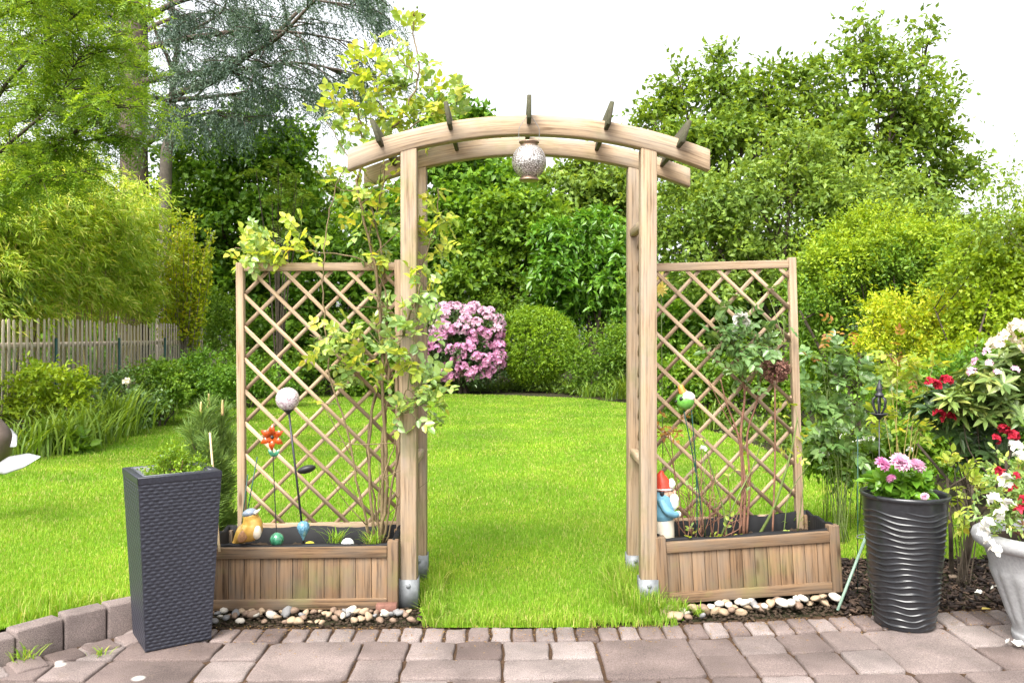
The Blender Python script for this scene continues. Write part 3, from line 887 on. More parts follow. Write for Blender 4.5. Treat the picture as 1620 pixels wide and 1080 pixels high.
def foliage(mb, lobes, n, L, Wd, per=6, twig=.35, shell=.45, droop=.15, kind='diamond', lump=.35, up=.7, r2=None, clus=13, cw=.19, minz=None):
    lobes = np.asarray(lobes, float); k = max(1, n // per)
    wgt = lobes[:, 3] * lobes[:, 5] + .02 * lobes[:, 3].max() ** 2; wgt = wgt / wgt.sum()
    li = rng.choice(len(lobes), k, p=wgt)
    d = usph(k)
    if clus:
        cd = usph(len(lobes) * clus).reshape(len(lobes), clus, 3)
        pick = cd[li, rng.integers(0, clus, k)]
        d = np.where(rng.uniform(0, 1, (k, 1)) < .86, nrm(pick + rvec(k) * cw), d)
    ph = rng.uniform(0, 6.28, (len(lobes), 3)); fq = 3.1
    nz = (np.sin(d[:, 0] * fq * 1.3 + ph[li, 0] + d[:, 2] * 2) + np.sin(d[:, 1] * fq + ph[li, 1] - d[:, 0] * 3) + np.sin(d[:, 2] * fq * 1.7 + ph[li, 2] + d[:, 1] * 4)) / 3
    rad = (shell + (1 - shell) * rng.uniform(0, 1, k) ** .6) * (1 + lump * nz)
    c = lobes[li, :3] + d * rad[:, None] * lobes[li, 3:]
    td = nrm(d * np.array([1, 1, .8]) + rvec(k) * .55 + UP * .25)
    tl = twig * rng.uniform(.4, 1.3, k) * np.where(rng.uniform(0, 1, k) > .85, 1.5, 1)
    P = []; Dd = []; N = []
    for j in range(per):
        f = (j + rng.uniform(0, 1, k)) / per
        pos = c + td * (tl * f)[:, None] - UP * (tl * f * f * droop * 1.5)[:, None] + rvec(k) * twig * .05
        ld = nrm(td * .6 + rvec(k) * .6 - UP * droop)
        nn = nrm(UP * up + rvec(k) * .45 + d * .35)
        P.append(pos); Dd.append(ld); N.append(nn)
    P = np.concatenate(P); Dd = np.concatenate(Dd); N = np.concatenate(N)
    if minz is not None:
        ok = P[:, 2] > minz; P, Dd, N = P[ok], Dd[ok], N[ok]
    sc = rng.uniform(.7, 1.25, len(P))
    mb.leaves(P, Dd, N, L * sc, Wd * sc, kind)
    return c, td, tl

def woody(mb, base, lobes, r0, frac=.45, nlimb=None, bend=.25, sub=3, stems=1):
    """trunk and limbs reaching into every lobe"""
    lobes = np.asarray(lobes, float); cen = lobes[:, :3].mean(0)
    base = np.asarray(base, float)
    tops = []
    for s_ in range(stems):
        b = base + np.array([rng.normal(0, r0 * 2) if stems > 1 else 0, rng.normal(0, r0 * 2) if stems > 1 else 0, 0])
        tp = b + (cen - b) * np.array([.6, .6, frac * 1.5]) + rng.normal(0, .08, 3) * (cen[2] - b[2]) * np.array([1, 1, 0]) * (1 if stems == 1 else 2)
        mid = (b + tp) / 2 + rng.normal(0, bend * .3, 3) * np.array([1, 1, 0])
        mb.loft([b - UP * .05, b + (mid - b) * .3, mid, tp], [r0 * 1.25, r0, r0 * .85, r0 * .6], 9, 4)
        tops.append((tp, mid))
    for k, l in enumerate(lobes):
        tp, mid = tops[k % stems]
        st = mid + (tp - mid) * rng.uniform(.2, 1)
        e = l[:3] + UP * l[5] * .35
        m1 = st + (e - st) * .5 + np.array([0, 0, -.08 * np.linalg.norm(e - st)]) + rng.normal(0, .05, 3) * np.linalg.norm(e - st)
        mb.loft([st, m1, e], [r0 * .45, r0 * .3, r0 * .1], 6, 4)
        for j in range(sub):
            dd = usph(1)[0] * l[3:] * .85
            e2 = l[:3] + dd; s2 = m1 + (e - m1) * rng.uniform(.1, .9)
            mb.loft([s2, (s2 + e2) / 2 + rng.normal(0, .06, 3) * l[3], e2], [r0 * .16, r0 * .1, r0 * .035], 5, 3)

def tree(name, label, cat, base, lobes, r0, n, L, Wd, lmat, bmat='bark', group=None, parts=('trunk', 'crown'), wkw={}, **kw):
    o = thing(name, (float(base[0]), float(base[1]), float(base[2])), label, cat, group)
    mb = MB(); woody(mb, base, lobes, r0, **wkw); mb.build(parts[0], M[bmat], o, smooth=True)
    mb = MB(); foliage(mb, lobes, n, L, Wd, **kw); mb.build(parts[1], M[lmat], o)
    return o

def base_of(lobes, z=None):
    c = np.asarray(lobes)[:, :3].mean(0); return np.array([c[0], c[1], 0.0])

def pinnate(mb, P, D, N, pairs, L, Wd, rl, kind='ovate', droop=.1):
    k = len(P); D = nrm(D); S = nrm(np.cross(N, D)); N = np.cross(D, S)
    rl = np.ones(k) * rl
    PP = []; DD = []; NN = []
    for j in range(pairs):
        f = (j + .8) / (pairs + .4)
        q = P + D * (rl * f)[:, None] - N * (rl * f * f * droop)[:, None]
        for s_ in (-1, 1):
            PP.append(q); DD.append(D * .55 + s_ * S * .85 + rvec(k) * .13); NN.append(N + rvec(k) * .22 + s_ * S * .15)
    PP.append(P + D * rl[:, None] - N * (rl * droop)[:, None]); DD.append(D + rvec(k) * .15); NN.append(N + rvec(k) * .2)
    PP = np.concatenate(PP); sc = rng.uniform(.75, 1.2, len(PP))
    mb.leaves(PP, np.concatenate(DD), np.concatenate(NN), L * sc, Wd * sc, kind)

# ------------------------------------------------------------------ background trees and shrubs
GB = 'trees at the back of the garden'
SH = 'shrubs around the lawn'
# far right tall tree
lb = lobes_px([(1364, 42, 18, 28), (1370, 85, 32, 30), (1440, 82, 34, 16), (1468, 60, 14, 12), (1335, 125, 42, 34), (1415, 135, 52, 40), (1470, 130, 20, 14), (1390, 200, 95, 60), (1455, 190, 50, 45), (1340, 220, 70, 50), (1480, 250, 60, 45), (1510, 300, 45, 45), (1420, 290, 100, 60), (1490, 350, 50, 40), (1380, 360, 90, 60)], 26)
tree('tall_tree', 'tallest tree on the right, with a loose ragged top against the white sky', 'tree', (W(1400, 500, 26)[0], 26, 0), lb, .2, 17000, .21, .12, 'lf_tall', group=GB, per=7, twig=.75, lump=.5, shell=.15, clus=7, cw=.16)
lb = lobes_px([(1072, 128, 14, 26), (1085, 170, 40, 26), (1050, 200, 45, 30), (1135, 110, 28, 22), (1145, 145, 45, 32), (1180, 165, 50, 45), (1225, 128, 32, 22), (1238, 165, 42, 38), (1290, 135, 14, 32), (1120, 200, 90, 55), (1200, 220, 90, 55), (1280, 190, 45, 60), (1090, 270, 80, 55), (1300, 250, 70, 60), (1030, 190, 30, 20), (1150, 320, 110, 60)], 28)
tree('broad_tree', 'broad loose tree rising behind the right end of the arch', 'tree', (W(1160, 500, 28)[0], 28, 0), lb, .22, 19000, .22, .125, 'lf_tall', group=GB, per=7, twig=.75, lump=.5, shell=.15, clus=7, cw=.16)
# apple tree in front
lb = lobes_px([(1110, 330, 75, 60), (1180, 290, 80, 60), (1260, 270, 85, 60), (1340, 290, 80, 60), (1230, 350, 110, 60), (1330, 360, 100, 60), (1130, 400, 90, 50), (1420, 350, 60, 60), (1280, 400, 120, 50), (1080, 380, 50, 50), (1430, 400, 80, 50), (1180, 430, 90, 40), (1500, 400, 50, 40)], 15)
tree('apple_tree', 'spreading pale green fruit tree behind the right trellis', 'tree', (W(1250, 500, 15)[0], 15, 0), lb, .13, 40000, .105, .06, 'lf_apple', group=GB, per=8, twig=.45, lump=.4, shell=.3, kind='diamond', clus=10, cw=.17)
# centre
lb = lobes_px([(900, 300, 45, 40), (940, 280, 50, 35), (975, 300, 45, 45), (930, 340, 70, 50), (990, 350, 45, 60), (890, 360, 45, 50), (940, 400, 60, 50)], 32)
tree('round_tree', 'round topped pale green tree seen under the arch beside its right post', 'tree', (W(940, 500, 32)[0], 32, 0), lb, .2, 17000, .25, .15, 'lf_apple', group=GB, per=7, twig=.6, shell=.4)
lb = lobes_px([(712, 188, 26, 34), (742, 205, 24, 26), (700, 235, 40, 40), (740, 260, 50, 40), (600, 345, 55, 45), (690, 300, 60, 55), (760, 290, 55, 45), (740, 360, 80, 60), (680, 400, 80, 60), (800, 340, 50, 50), (620, 400, 70, 60), (800, 420, 70, 60), (720, 450, 90, 45)], 26.5)
tree('hazel_tree', 'dark green dense tree rising behind the left post of the arch', 'tree', (W(710, 500, 26.5)[0], 26.5, 0), lb, .2, 36000, .23, .15, 'lf_dark', group=GB, per=7, twig=.6, shell=.4)
lb = lobes_px([(800, 340, 50, 35), (840, 330, 45, 30), (770, 380, 55, 40), (820, 380, 60, 40), (870, 350, 35, 30), (760, 430, 55, 40), (820, 430, 50, 40)], 25)
tree('light_shrub', 'tall light green shrub in front of the dark tree under the arch', 'shrub', (W(810, 500, 25)[0], 25, 0), lb, .08, 11000, .20, .12, 'lf_mid', group=SH, per=7, twig=.5, wkw=dict(stems=3))
lb = lobes_px([(900, 380, 50, 40), (950, 370, 45, 40), (885, 430, 45, 50), (925, 440, 60, 50), (970, 430, 40, 50), (940, 490, 55, 35), (990, 460, 25, 60)], 24, flat=.9)
tree('laurel_shrub', 'large glossy bright green laurel behind the clipped ball shrub', 'shrub', (W(925, 600, 24)[0], 24, 0), lb, .07, 13000, .25, .095, 'lf_laurel', group=SH, per=7, twig=.45, droop=.45, wkw=dict(stems=5), up=.5)
lb = lobes_px([(740, 490, 40, 30), (790, 490, 35, 25), (830, 495, 40, 25), (700, 500, 40, 30)], 24.5)
tree('low_shrub', 'low fresh green shrub between the pink rhododendron and the dark tree', 'shrub', base_of(lb), lb, .04, 7000, .11, .045, 'lf_mid', group=SH, per=8, twig=.45, wkw=dict(stems=4), up=.4)
# clipped ball
lb = np.array([(*W(845, 546, 22.5), 1.13, 1.05, 1.0)])
o = thing('ball_shrub', (lb[0][0], 22.5, 0), 'clipped round yellow green ball shrub beside the pink rhododendron', 'shrub', SH)
mb = MB(); woody(mb, (lb[0][0], 22.5, 0), lb, .06, sub=10, stems=3); mb.build('stem', M['bark'], o, smooth=True)
mb = MB(); foliage(mb, lb, 26000, .075, .04, per=6, twig=.14, shell=.82, lump=.05, up=.35, clus=0); mb.build('foliage', M['lf_box'], o)
# right of ball
lb = lobes_px([(930, 560, 30, 35), (960, 560, 35, 38), (990, 570, 30, 45), (940, 590, 35, 25), (1015, 560, 30, 40)], 21)
tree('spirea_shrub', 'soft mid green shrub right of the clipped ball shrub', 'shrub', base_of(lb), lb, .03, 11000, .085, .04, 'lf_mid', group=SH, per=7, twig=.35, wkw=dict(stems=5))
# dark hedge right behind trellis
lb = lobes_px([(1080, 470, 70, 55), (1160, 470, 75, 55), (1240, 480, 70, 60), (1100, 550, 75, 50), (1190, 560, 70, 50), (1270, 560, 60, 60), (1300, 480, 50, 60), (1060, 520, 45, 60)], 17.5)
tree('dark_shrub', 'dark leafy shrub mass behind the right trellis', 'shrub', base_of(lb), lb, .08, 22000, .14, .08, 'lf_dark', group=SH, per=7, twig=.45, wkw=dict(stems=4))
lb = lobes_px([(1090, 600, 45, 35), (1140, 590, 45, 40), (1190, 610, 40, 35), (1060, 610, 30, 30), (1230, 620, 40, 40)], 14)
tree('mixed_shrub', 'mid green low shrub behind the right trellis above the lawn edge', 'shrub', base_of(lb), lb, .03, 10000, .09, .05, 'lf_mid', group=SH, per=7, twig=.3, wkw=dict(stems=4))
# right hedge row, from back to front
lb = lobes_px([(1310, 460, 60, 55), (1370, 420, 70, 60), (1430, 430, 70, 60), (1330, 530, 60, 60), (1400, 500, 70, 55), (1290, 540, 45, 60), (1480, 440, 60, 60), (1350, 590, 70, 40)], 11.5)
tree('hedge_shrub', 'tall feathery green hedge right of the right trellis post', 'shrub', base_of(lb), lb, .05, 32000, .065, .03, 'lf_mid', group=SH, per=9, twig=.35, wkw=dict(stems=5), up=.4)
lb = lobes_px([(1350, 385, 45, 35), (1400, 365, 45, 30), (1450, 385, 45, 30), (1500, 400, 45, 30), (1320, 420, 40, 30)], 11.2)
tree('lime_shrub', 'yellow green shoots of a tall shrub above the feathery hedge', 'shrub', base_of(lb), lb, .03, 14000, .055, .026, 'lf_lime', group=SH, per=9, twig=.36, wkw=dict(stems=4), up=.35)
lb = lobes_px([(1430, 490, 55, 30), (1490, 490, 55, 30), (1400, 520, 40, 35), (1460, 530, 60, 40), (1520, 520, 45, 45), (1440, 570, 60, 40), (1500, 580, 55, 40)], 8.6)
tree('golden_privet', 'golden yellow leaved privet in front of the hedge at right', 'shrub', base_of(lb), lb, .03, 17000, .045, .024, 'lf_yellow', group=SH, per=9, twig=.2, wkw=dict(stems=5), up=.4)
lb = lobes_px([(1560, 410, 50, 40), (1600, 380, 40, 40), (1620, 440, 50, 50), (1560, 470, 50, 40), (1610, 510, 50, 50), (1550, 530, 50, 40), (1650, 400, 40, 60)], 8.0)
tree('yellow_green_shrub', 'tall yellow green shrub at the right edge behind the rhododendron', 'shrub', base_of(lb), lb, .03, 17000, .05, .03, 'lf_lime', group=SH, per=8, twig=.28, wkw=dict(stems=5), up=.45)
lb = lobes_px([(1590, 300, 14, 30), (1575, 340, 18, 25), (1610, 330, 20, 40), (1560, 365, 20, 18)], 7.6)
tree('shoot_shrub', 'thin leafy shoots sticking up against the sky at the right edge', 'shrub', base_of(lb), lb, .012, 900, .045, .024, 'lf_apple', group=SH, per=9, twig=.3, wkw=dict(stems=3), shell=.1)
lb = lobes_px([(1560, 600, 60, 45), (1500, 630, 50, 40), (1440, 630, 50, 35), (1600, 680, 50, 60), (1520, 700, 50, 40)], 7.2)
tree('dark_bed_shrub', 'dark green shrub behind the rhododendron at the right', 'shrub', base_of(lb), lb, .02, 16000, .055, .03, 'lf_dark', group=SH, per=7, twig=.2, wkw=dict(stems=5))

# left background
lb = lobes_px([(400, 200, 55, 35), (340, 230, 60, 50), (440, 240, 45, 50), (310, 290, 60, 60), (390, 300, 70, 60), (450, 320, 50, 55), (350, 370, 80, 60), (430, 390, 60, 60), (470, 280, 25, 45), (290, 370, 60, 70), (480, 370, 30, 50), (380, 450, 90, 60), (300, 460, 60, 60)], 22)
tree('dark_tree', 'dense dark green tree behind the left trellis below the cedar', 'tree', (W(380, 500, 22)[0], 22, 0), lb, .15, 36000, .17, .11, 'lf_dark', group=GB, per=7, twig=.5, shell=.4)
lb = lobes_px([(500, 420, 60, 60), (560, 400, 60, 60), (600, 450, 60, 60), (540, 480, 70, 60), (450, 480, 60, 60), (490, 540, 70, 50), (420, 560, 50, 45), (580, 540, 70, 50), (640, 520, 40, 60)], 22)
tree('backdrop_shrub', 'dark green shrub mass filling the view through the left trellis', 'shrub', base_of(lb), lb, .08, 24000, .16, .10, 'lf_dark', group=SH, per=7, twig=.45, wkw=dict(stems=4))
lb = lobes_px([(470, 590, 35, 28), (530, 590, 40, 28), (590, 590, 40, 28), (420, 600, 35, 25), (640, 590, 30, 30)], 20.5)
tree('border_shrub', 'mid green low shrub row at the lawn edge seen through the left trellis', 'shrub', base_of(lb), lb, .03, 11000, .12, .065, 'lf_mid', group=SH, per=7, twig=.35, wkw=dict(stems=5))
lb = lobes_px([(500, 290, 25, 25), (520, 320, 25, 30), (480, 330, 25, 25)], 30)
tree('distant_tree', 'small pale tree top between the dark tree and the climbing rose', 'tree', base_of(lb), lb, .1, 4000, .17, .1, 'lf_apple', group=GB, per=7, twig=.5)
# far wooded belt closes the view behind everything
lb = np.array([(x, 38 + rng.uniform(-2, 2), rng.uniform(1, 2.4), rng.uniform(2, 3.2), 2, rng.uniform(1.6, 2.6)) for x in np.linspace(-34, 34, 28)] + [(sx * 17 + rng.uniform(-1, 1), y, rng.uniform(1, 2.4), 2, rng.uniform(2, 3), rng.uniform(1.6, 2.6)) for sx in (-1, 1) for y in np.arange(1, 37, 2.6)])
mb = MB(); foliage(mb, lb, 76000, .30, .18, per=6, twig=.8); 
tag(mb.build('far_woodland', M['lf_dark']), 'dark belt of far bushes behind the garden trees', 'woodland', kind='stuff')

# cedar with its grey blue sprays
CD = 18.6
def spray_points(path, n, spread, hang):
    k = len(path); t_ = rng.uniform(.12, 1, n) * (k - 1); i_ = np.clip(t_.astype(int), 0, k - 2); fr = (t_ - i_)[:, None]
    p_ = path[i_] * (1 - fr) + path[i_ + 1] * fr
    d_ = nrm(path[i_ + 1] - path[i_]); sd = nrm(np.cross(d_, UP))
    s_ = rng.choice([-1, 1], n)[:, None]
    return p_, nrm(sd * s_ * rng.uniform(.3, 1, (n, 1)) + d_ * rng.uniform(.1, .8, (n, 1)) + UP * rng.normal(.05, .15, (n, 1)))
ced = thing('cedar_tree', (W(212, 240, CD)[0], CD, 0), 'blue grey cedar with thick trunk and drooping sprays at the upper left', 'tree', GB)
mbt = MB(); mbn = MB()
tb = W(212, 300, CD); tb[2] = 0
tops = W(215, -160, CD)
mbt.loft([tb, W(213, 400, CD), W(212, 200, CD), W(216, 60, CD), W(212, -40, CD), tops], [.36, .32, .28, .24, .2, .12], 14, 5)
mbt.loft([W(208, 330, CD + .1), W(196, 200, CD + .1), W(200, 60, CD + .2), W(188, -60, CD + .2)], [.13, .11, .10, .08], 10, 5)
mbt.loft([W(218, 235, CD), W(245, 215, CD), W(258, 185, CD), W(268, 150, CD - .2)], [.09, .09, .07, .05], 8, 4)
limbs = []
for (pts, r_) in (([(275, 150, 0), (340, 128, -.6), (390, 90, -1.2), (440, 60, -1.8), (500, 0, -2.2), (560, -50, -2.4)], .085),
                  ([(218, 130, 0), (300, 118, -.8), (380, 110, -1.6), (470, 100, -2.2), (540, 112, -2.6)], .08),
                  ([(216, 80, 0), (290, 62, -.6), (380, 50, -1.2), (470, 52, -1.6), (560, 68, -1.9)], .075),
                  ([(214, 40, 0), (290, 0, -.4), (390, -12, -.8), (490, 0, -1.0), (590, 12, -1.3)], .075),
                  ([(216, 150, 0), (280, 158, .8), (360, 150, 1.4), (440, 140, 2.0), (490, 145, 2.3)], .07),
                  ([(212, 10, 0), (300, -50, .5), (420, -60, 1.0), (540, -40, 1.5), (610, -20, 1.7)], .07),
                  ([(214, 200, 0), (270, 190, -.4), (330, 180, -.9), (390, 195, -1.2)], .05),
                  ([(214, 60, 0), (270, 30, 2), (360, 20, 3), (460, 30, 3.6)], .06),
                  ([(212, 110, 0), (160, 90, 1), (90, 80, 1.8), (20, 90, 2.4)], .07),
                  ([(212, 40, 0), (140, 10, 1), (60, 0, 2), (-20, 10, 2.6)], .07),
                  ([(212, 170, 0), (150, 165, 1), (80, 170, 1.8), (0, 190, 2.4)], .07),
                  ([(214, 20, 0), (250, -40, -2), (330, -70, -3), (440, -80, -3.6), (560, -70, -4)], .07)):
    P0 = np.array([W(a, b, CD + c) for a, b, c in pts]); pa, ra = catmull(P0, np.linspace(r_, r_ * .15, len(P0)), 6)
    mbt.loft(pa, ra, 7); limbs.append(pa)
    n2 = 27
    sp, sdv = spray_points(pa, n2, 1, 1)
    for q, dv in zip(sp, sdv):
        L = rng.uniform(.7, 1.8)
        tt = np.linspace(0, 1, 6)[:, None]
        br_ = q + dv * L * tt - UP * (L * .22 * tt ** 2)
        mbt.loft(br_, np.linspace(r_ * .22, .006, 6), 4)
        # hanging needle twigs
        k = 26
        f_ = rng.uniform(.1, 1, k); base_ = q + dv * L * f_[:, None] - UP * (L * .22 * f_[:, None] ** 2)
        hd = nrm(dv * .55 + rvec(k) * .22 - UP * rng.uniform(.2, 1.2, (k, 1)))
        tl = rng.uniform(.25, .75, k)
        for j in range(11):
            fj = (j + rng.uniform(0, 1, k)) / 11
            pos = base_ + hd * (tl * fj)[:, None] - UP * (tl * fj ** 2 * .25)[:, None]
            mbn.leaves(pos, nrm(hd * .8 + rvec(k) * .55), rvec(k), rng.uniform(.05, .10, k), .025)
mbt.build('trunk', M['bark_cedar'], ced, smooth=True)
mbn.build('needles', M['lf_cedar'], ced)
# pale slender trunk in front of it
bt = thing('slender_tree', (W(268, 300, 20.5)[0], 20.5, 0), 'slender pale barked trunk with dark forking limbs beside the cedar trunk', 'tree', GB)
mb = MB(); P0 = W(255, 320, 20.5); P0[2] = 0
mb.loft([P0, W(262, 280, 20.5), W(268, 220, 20.5), W(273, 165, 20.5)], [.17, .15, .135, .125], 10, 5); mb.build('trunk', M['bark_pale'], bt, smooth=True)
mb = MB()
for pts, r_ in (([(273, 166), (274, 120), (280, 80), (276, 40), (270, -20)], .095), ([(274, 118), (265, 90), (250, 60), (238, 20), (230, -30)], .06), ([(284, 65), (310, 45), (350, 20), (365, -20)], .04),
                ([(274, 155), (300, 140), (340, 125), (365, 100), (420, 70), (470, 20)], .085), ([(277, 160), (310, 152), (330, 130)], .04)):
    P0 = np.array([W(a, b, 20.5 - .15 * i) for i, (a, b) in enumerate(pts)]); mb.loft(P0, np.linspace(r_, r_ * .5, len(P0)), 8, 5)
mb.build('limbs', M['bark'], bt, smooth=True)

# robinia at upper left: pinnate sprays on thin drooping branches
RD = 9.0
ro = thing('robinia_tree', (-8.2, 9.2, 0), 'light yellow green pinnate leaved tree overhanging the top left corner', 'tree', GB)
mbt = MB(); mbl = MB()
mbt.loft([(-8.2, 9.2, 0), (-8.3, 9.2, 1.5), (-8.0, 9.1, 3), (-7.8, 9.0, 5.2)], [.16, .14, .12, .08], 10, 5)
for pts in ([(-60, 300), (0, 240), (80, 170), (110, 120), (135, 70)], [(-60, 200), (20, 120), (80, 60), (130, 15), (170, -20)], [(-60, 330), (40, 260), (110, 215), (160, 180), (185, 165), (205, 170)],
            [(-60, 120), (20, 70), (90, 40), (150, 40), (200, 55)], [(-60, 60), (30, 10), (120, -10), (170, -5), (215, 5)], [(-60, 260), (20, 230), (90, 240), (130, 225), (170, 215)],
            [(-60, 160), (40, 130), (120, 120), (160, 105), (205, 100)], [(-40, 30), (60, -10), (140, -30)], [(-60, 340), (10, 300), (70, 285), (130, 270)], [(-60, 220), (60, 180), (130, 155), (185, 135)]):
    dd = rng.uniform(-1.0, 1.0)
    P0 = np.array([W(a, b, RD + dd - .15 * i) for i, (a, b) in enumerate(pts)]); P0 = np.vstack([[-7.95, 9.1, min(4.9, .3 + P0[0][2] * .8)], P0]); pa, ra = catmull(P0, np.linspace(.026, .004, len(P0)), 6); mbt.loft(pa, ra, 6)
    n2 = 56
    sp, dv = spray_points(pa, n2, 1, 1)
    for q, d_ in zip(sp, dv):
        L = rng.uniform(.2, .6); mbt.loft([q, q + d_ * L * .5 + UP * .02, q + d_ * L - UP * L * .15], [.006, .004, .002], 4)
        k = 9; f_ = rng.uniform(.15, 1.05, k)[:, None]; P_ = q + d_ * L * f_ - UP * (L * .15 * f_ ** 2)
        pinnate(mbl, P_, nrm(d_ * .6 + rvec(k) * .6 - UP * .1), nrm(UP + rvec(k) * .35), 6, .046, .016, rng.uniform(.13, .22, k), 'diamond', .25)
mbt.build('branches', M['bark'], ro, smooth=True); mbl.build('crown', M['lf_robinia'], ro)

# bamboo clump, behind the picket fence
def fence_d(px): return 6.02 / max((810 - px) / F - .0757, .25)
BD = 13.0
ba = thing('bamboo_clump', (W(130, 560, BD)[0], BD + .2, 0), 'dense yellow green bamboo clump behind the picket fence', 'bamboo', SH)
mbt = MB(); mbl = MB()
for k in range(110):
    px = rng.uniform(-40, 225); top = rng.uniform(235, 330) + (px > 150) * rng.uniform(0, 60) - 30 * (rng.uniform() < .2)
    D_ = fence_d(px) + .75 + rng.uniform(0, 1.3); b = W(px, 500, D_); b[2] = 0
    t1 = W(px + rng.normal(6, 18), top, D_ + rng.normal(0, .3)); mid = (b + t1) / 2 + np.array([0, 0, .3])
    pa, ra = catmull(np.array([b, mid, t1 + np.array([rng.normal(0, .2), rng.normal(0, .2), 0])]), np.array([.013, .01, .003]), 8)
    mbt.loft(pa, ra, 5)
    n2 = 28
    t_ = rng.uniform(.42, 1, n2) * (len(pa) - 1); i_ = np.clip(t_.astype(int), 0, len(pa) - 2); p_ = pa[i_] + (pa[i_ + 1] - pa[i_]) * (t_ - i_)[:, None]
    dv = nrm(usph(n2) * np.array([1, 1, .35]) + UP * .15)
    for j in range(26):
        L = rng.uniform(.05, .65, n2)[:, None]
        pos = p_ + dv * L - UP * L * L * .6 + rvec(n2) * .03
        mbl.leaves(pos, nrm(dv * .7 + rvec(n2) * .5 - UP * rng.uniform(.1, .9, (n2, 1))), rvec(n2) * .45 + UP * .8 + np.array([0, -.35, 0]), rng.uniform(.11, .19, n2), .025)
mbt.build('canes', M['bamboo_cane'], ba, smooth=True); mbl.build('foliage', M['lf_bamboo'], ba)

# upright yellow green shrub
up_ = thing('upright_shrub', (*W(290, 500, 18.6)[:2], 0), 'upright yellow green shrub with bare fanned stems right of the bamboo', 'shrub', SH)
mbt = MB(); mbl = MB(); b0 = W(287, 500, 18.6); b0[2] = 0
for k in range(46):
    px = rng.uniform(236, 338); top = 322 + abs(px - 287) * .8 + rng.uniform(0, 70)
    e = W(px, top, 18.6 + rng.uniform(-.5, .5)); m_ = b0 + (e - b0) * np.array([.55, .55, .45])
    pa, ra = catmull(np.array([b0 + rvec(1)[0] * .05 * np.array([1, 1, 0]), m_, e]), np.array([.014, .010, .003]), 8); mbt.loft(pa, ra, 5)
    n2 = 130; t_ = rng.uniform(.45, 1, n2) * (len(pa) - 1); i_ = np.clip(t_.astype(int), 0, len(pa) - 2); p_ = pa[i_] + (pa[i_ + 1] - pa[i_]) * (t_ - i_)[:, None] + rvec(n2) * .05
    mbl.leaves(p_, nrm(usph(n2) * .8 + UP * .5), rvec(n2) + UP, rng.uniform(.08, .12, n2), .055)
mbt.build('stems', M['bark_pale'], up_, smooth=True); mbl.build('foliage', M['lf_yellow'], up_)
# sumac fronds
su = thing('sumac_shrub', (*W(445, 480, 19)[:2], 0), 'sumac with hanging yellowish pinnate fronds before the dark tree', 'shrub', SH)
mbt = MB(); mbl = MB(); b0 = W(440, 500, 19); b0[2] = 0
for (px, py) in ((405, 270), (440, 255), (470, 275), (430, 310), (455, 330), (470, 300), (445, 290), (480, 310), (435, 350), (460, 360)):
    e = W(px, py, 19 + rng.uniform(-.4, .4)); mbt.loft([b0, b0 + (e - b0) * np.array([.4, .4, .55]), e], [.025, .018, .008], 6, 5)
    k = 8; a = rng.uniform(0, 6.28, k); dv = np.stack([np.cos(a), np.sin(a), rng.uniform(-.35, .25, k)], 1)
    pinnate(mbl, np.repeat(e[None], k, 0), dv, nrm(UP + rvec(k) * .15), 9, .12, .034, rng.uniform(.35, .5, k), 'diamond', .5)
mbt.build('stems', M['bark'], su, smooth=True); mbl.build('foliage', M['lf_apple'], su)

# ------------------------------------------------------------------ picket fence on the left
fa = np.array([W(-30, 500, 10.6)[0], 10.6]); fb = np.array([W(322, 515, 20.2)[0], 20.2])
fa = fa - (fb - fa) / np.linalg.norm(fb - fa) * 3.6
fe = thing('picket_fence', (fa[0], fa[1], 0), 'weathered grey wooden picket fence with wire mesh at the left', 'fence')
fd = (fb - fa); FL = np.linalg.norm(fd); fd /= FL; fan = math.atan2(fd[1], fd[0]); fm = Matrix.Rotation(fan, 3, 'Z')
npk = 82
FT = 1.73
for k in range(npk):
    s_ = (k + .5) / npk * FL; p_ = fa + fd * s_
    hgt = FT + rng.normal(0, .012) + .03 * math.sin(s_ * 1.3)
    mb = MB(); w_ = .066
    prof = [(-w_ / 2, .1), (w_ / 2, .1), (w_ / 2, hgt - .03), (w_ * .28, hgt - .004), (0, hgt), (-w_ * .28, hgt - .004), (-w_ / 2, hgt - .03)]
    V = [(x, -.007, z) for x, z in prof] + [(x, .008, z) for x, z in prof]; n_ = len(prof)
    f = [list(range(n_)), list(range(n_, 2 * n_))[::-1]] + [[j, j + n_, (j + 1) % n_ + n_, (j + 1) % n_] for j in range(n_)]
    f[0] = f[0][::1]
    v = np.array(V); g = v[:, [2, 0, 1]] + rng.uniform(0, 40, 3)
    tilt = np.array(Matrix.Rotation(rng.normal(0, .012), 3, 'Y'))
    v = (v @ tilt.T) @ np.array(fm).T + np.array([p_[0], p_[1], 0])
    mb.add(v, f, g); mb.build('picket', M['fence'], fe, bevel=.006)
nv_ = np.array([-fd[1], fd[0]])
for z in (.45, 1.35):
    a = np.array([*(fa + nv_ * .032), z]); b = np.array([*(fb + nv_ * .032), z]); mb = MB(); mb.beam(a, b, .04, .08); mb.build('rail', M['fence'], fe)
M['greenpost'] = plain('green_coated_steel', (.01, .06, .05), .4, .4)
for s_ in (.7, 3.1, 5.5, 7.9, 10.3, 12.6):
    p_ = fa + fd * s_ - nv_ * .06
    MB().loft([(p_[0], p_[1], 0), (p_[0], p_[1], 1.45)], .022, 10).build('wire_post', M['greenpost'], fe, smooth=True)
mb = MB(); o_ = fa - nv_ * .03
cell_ = .07
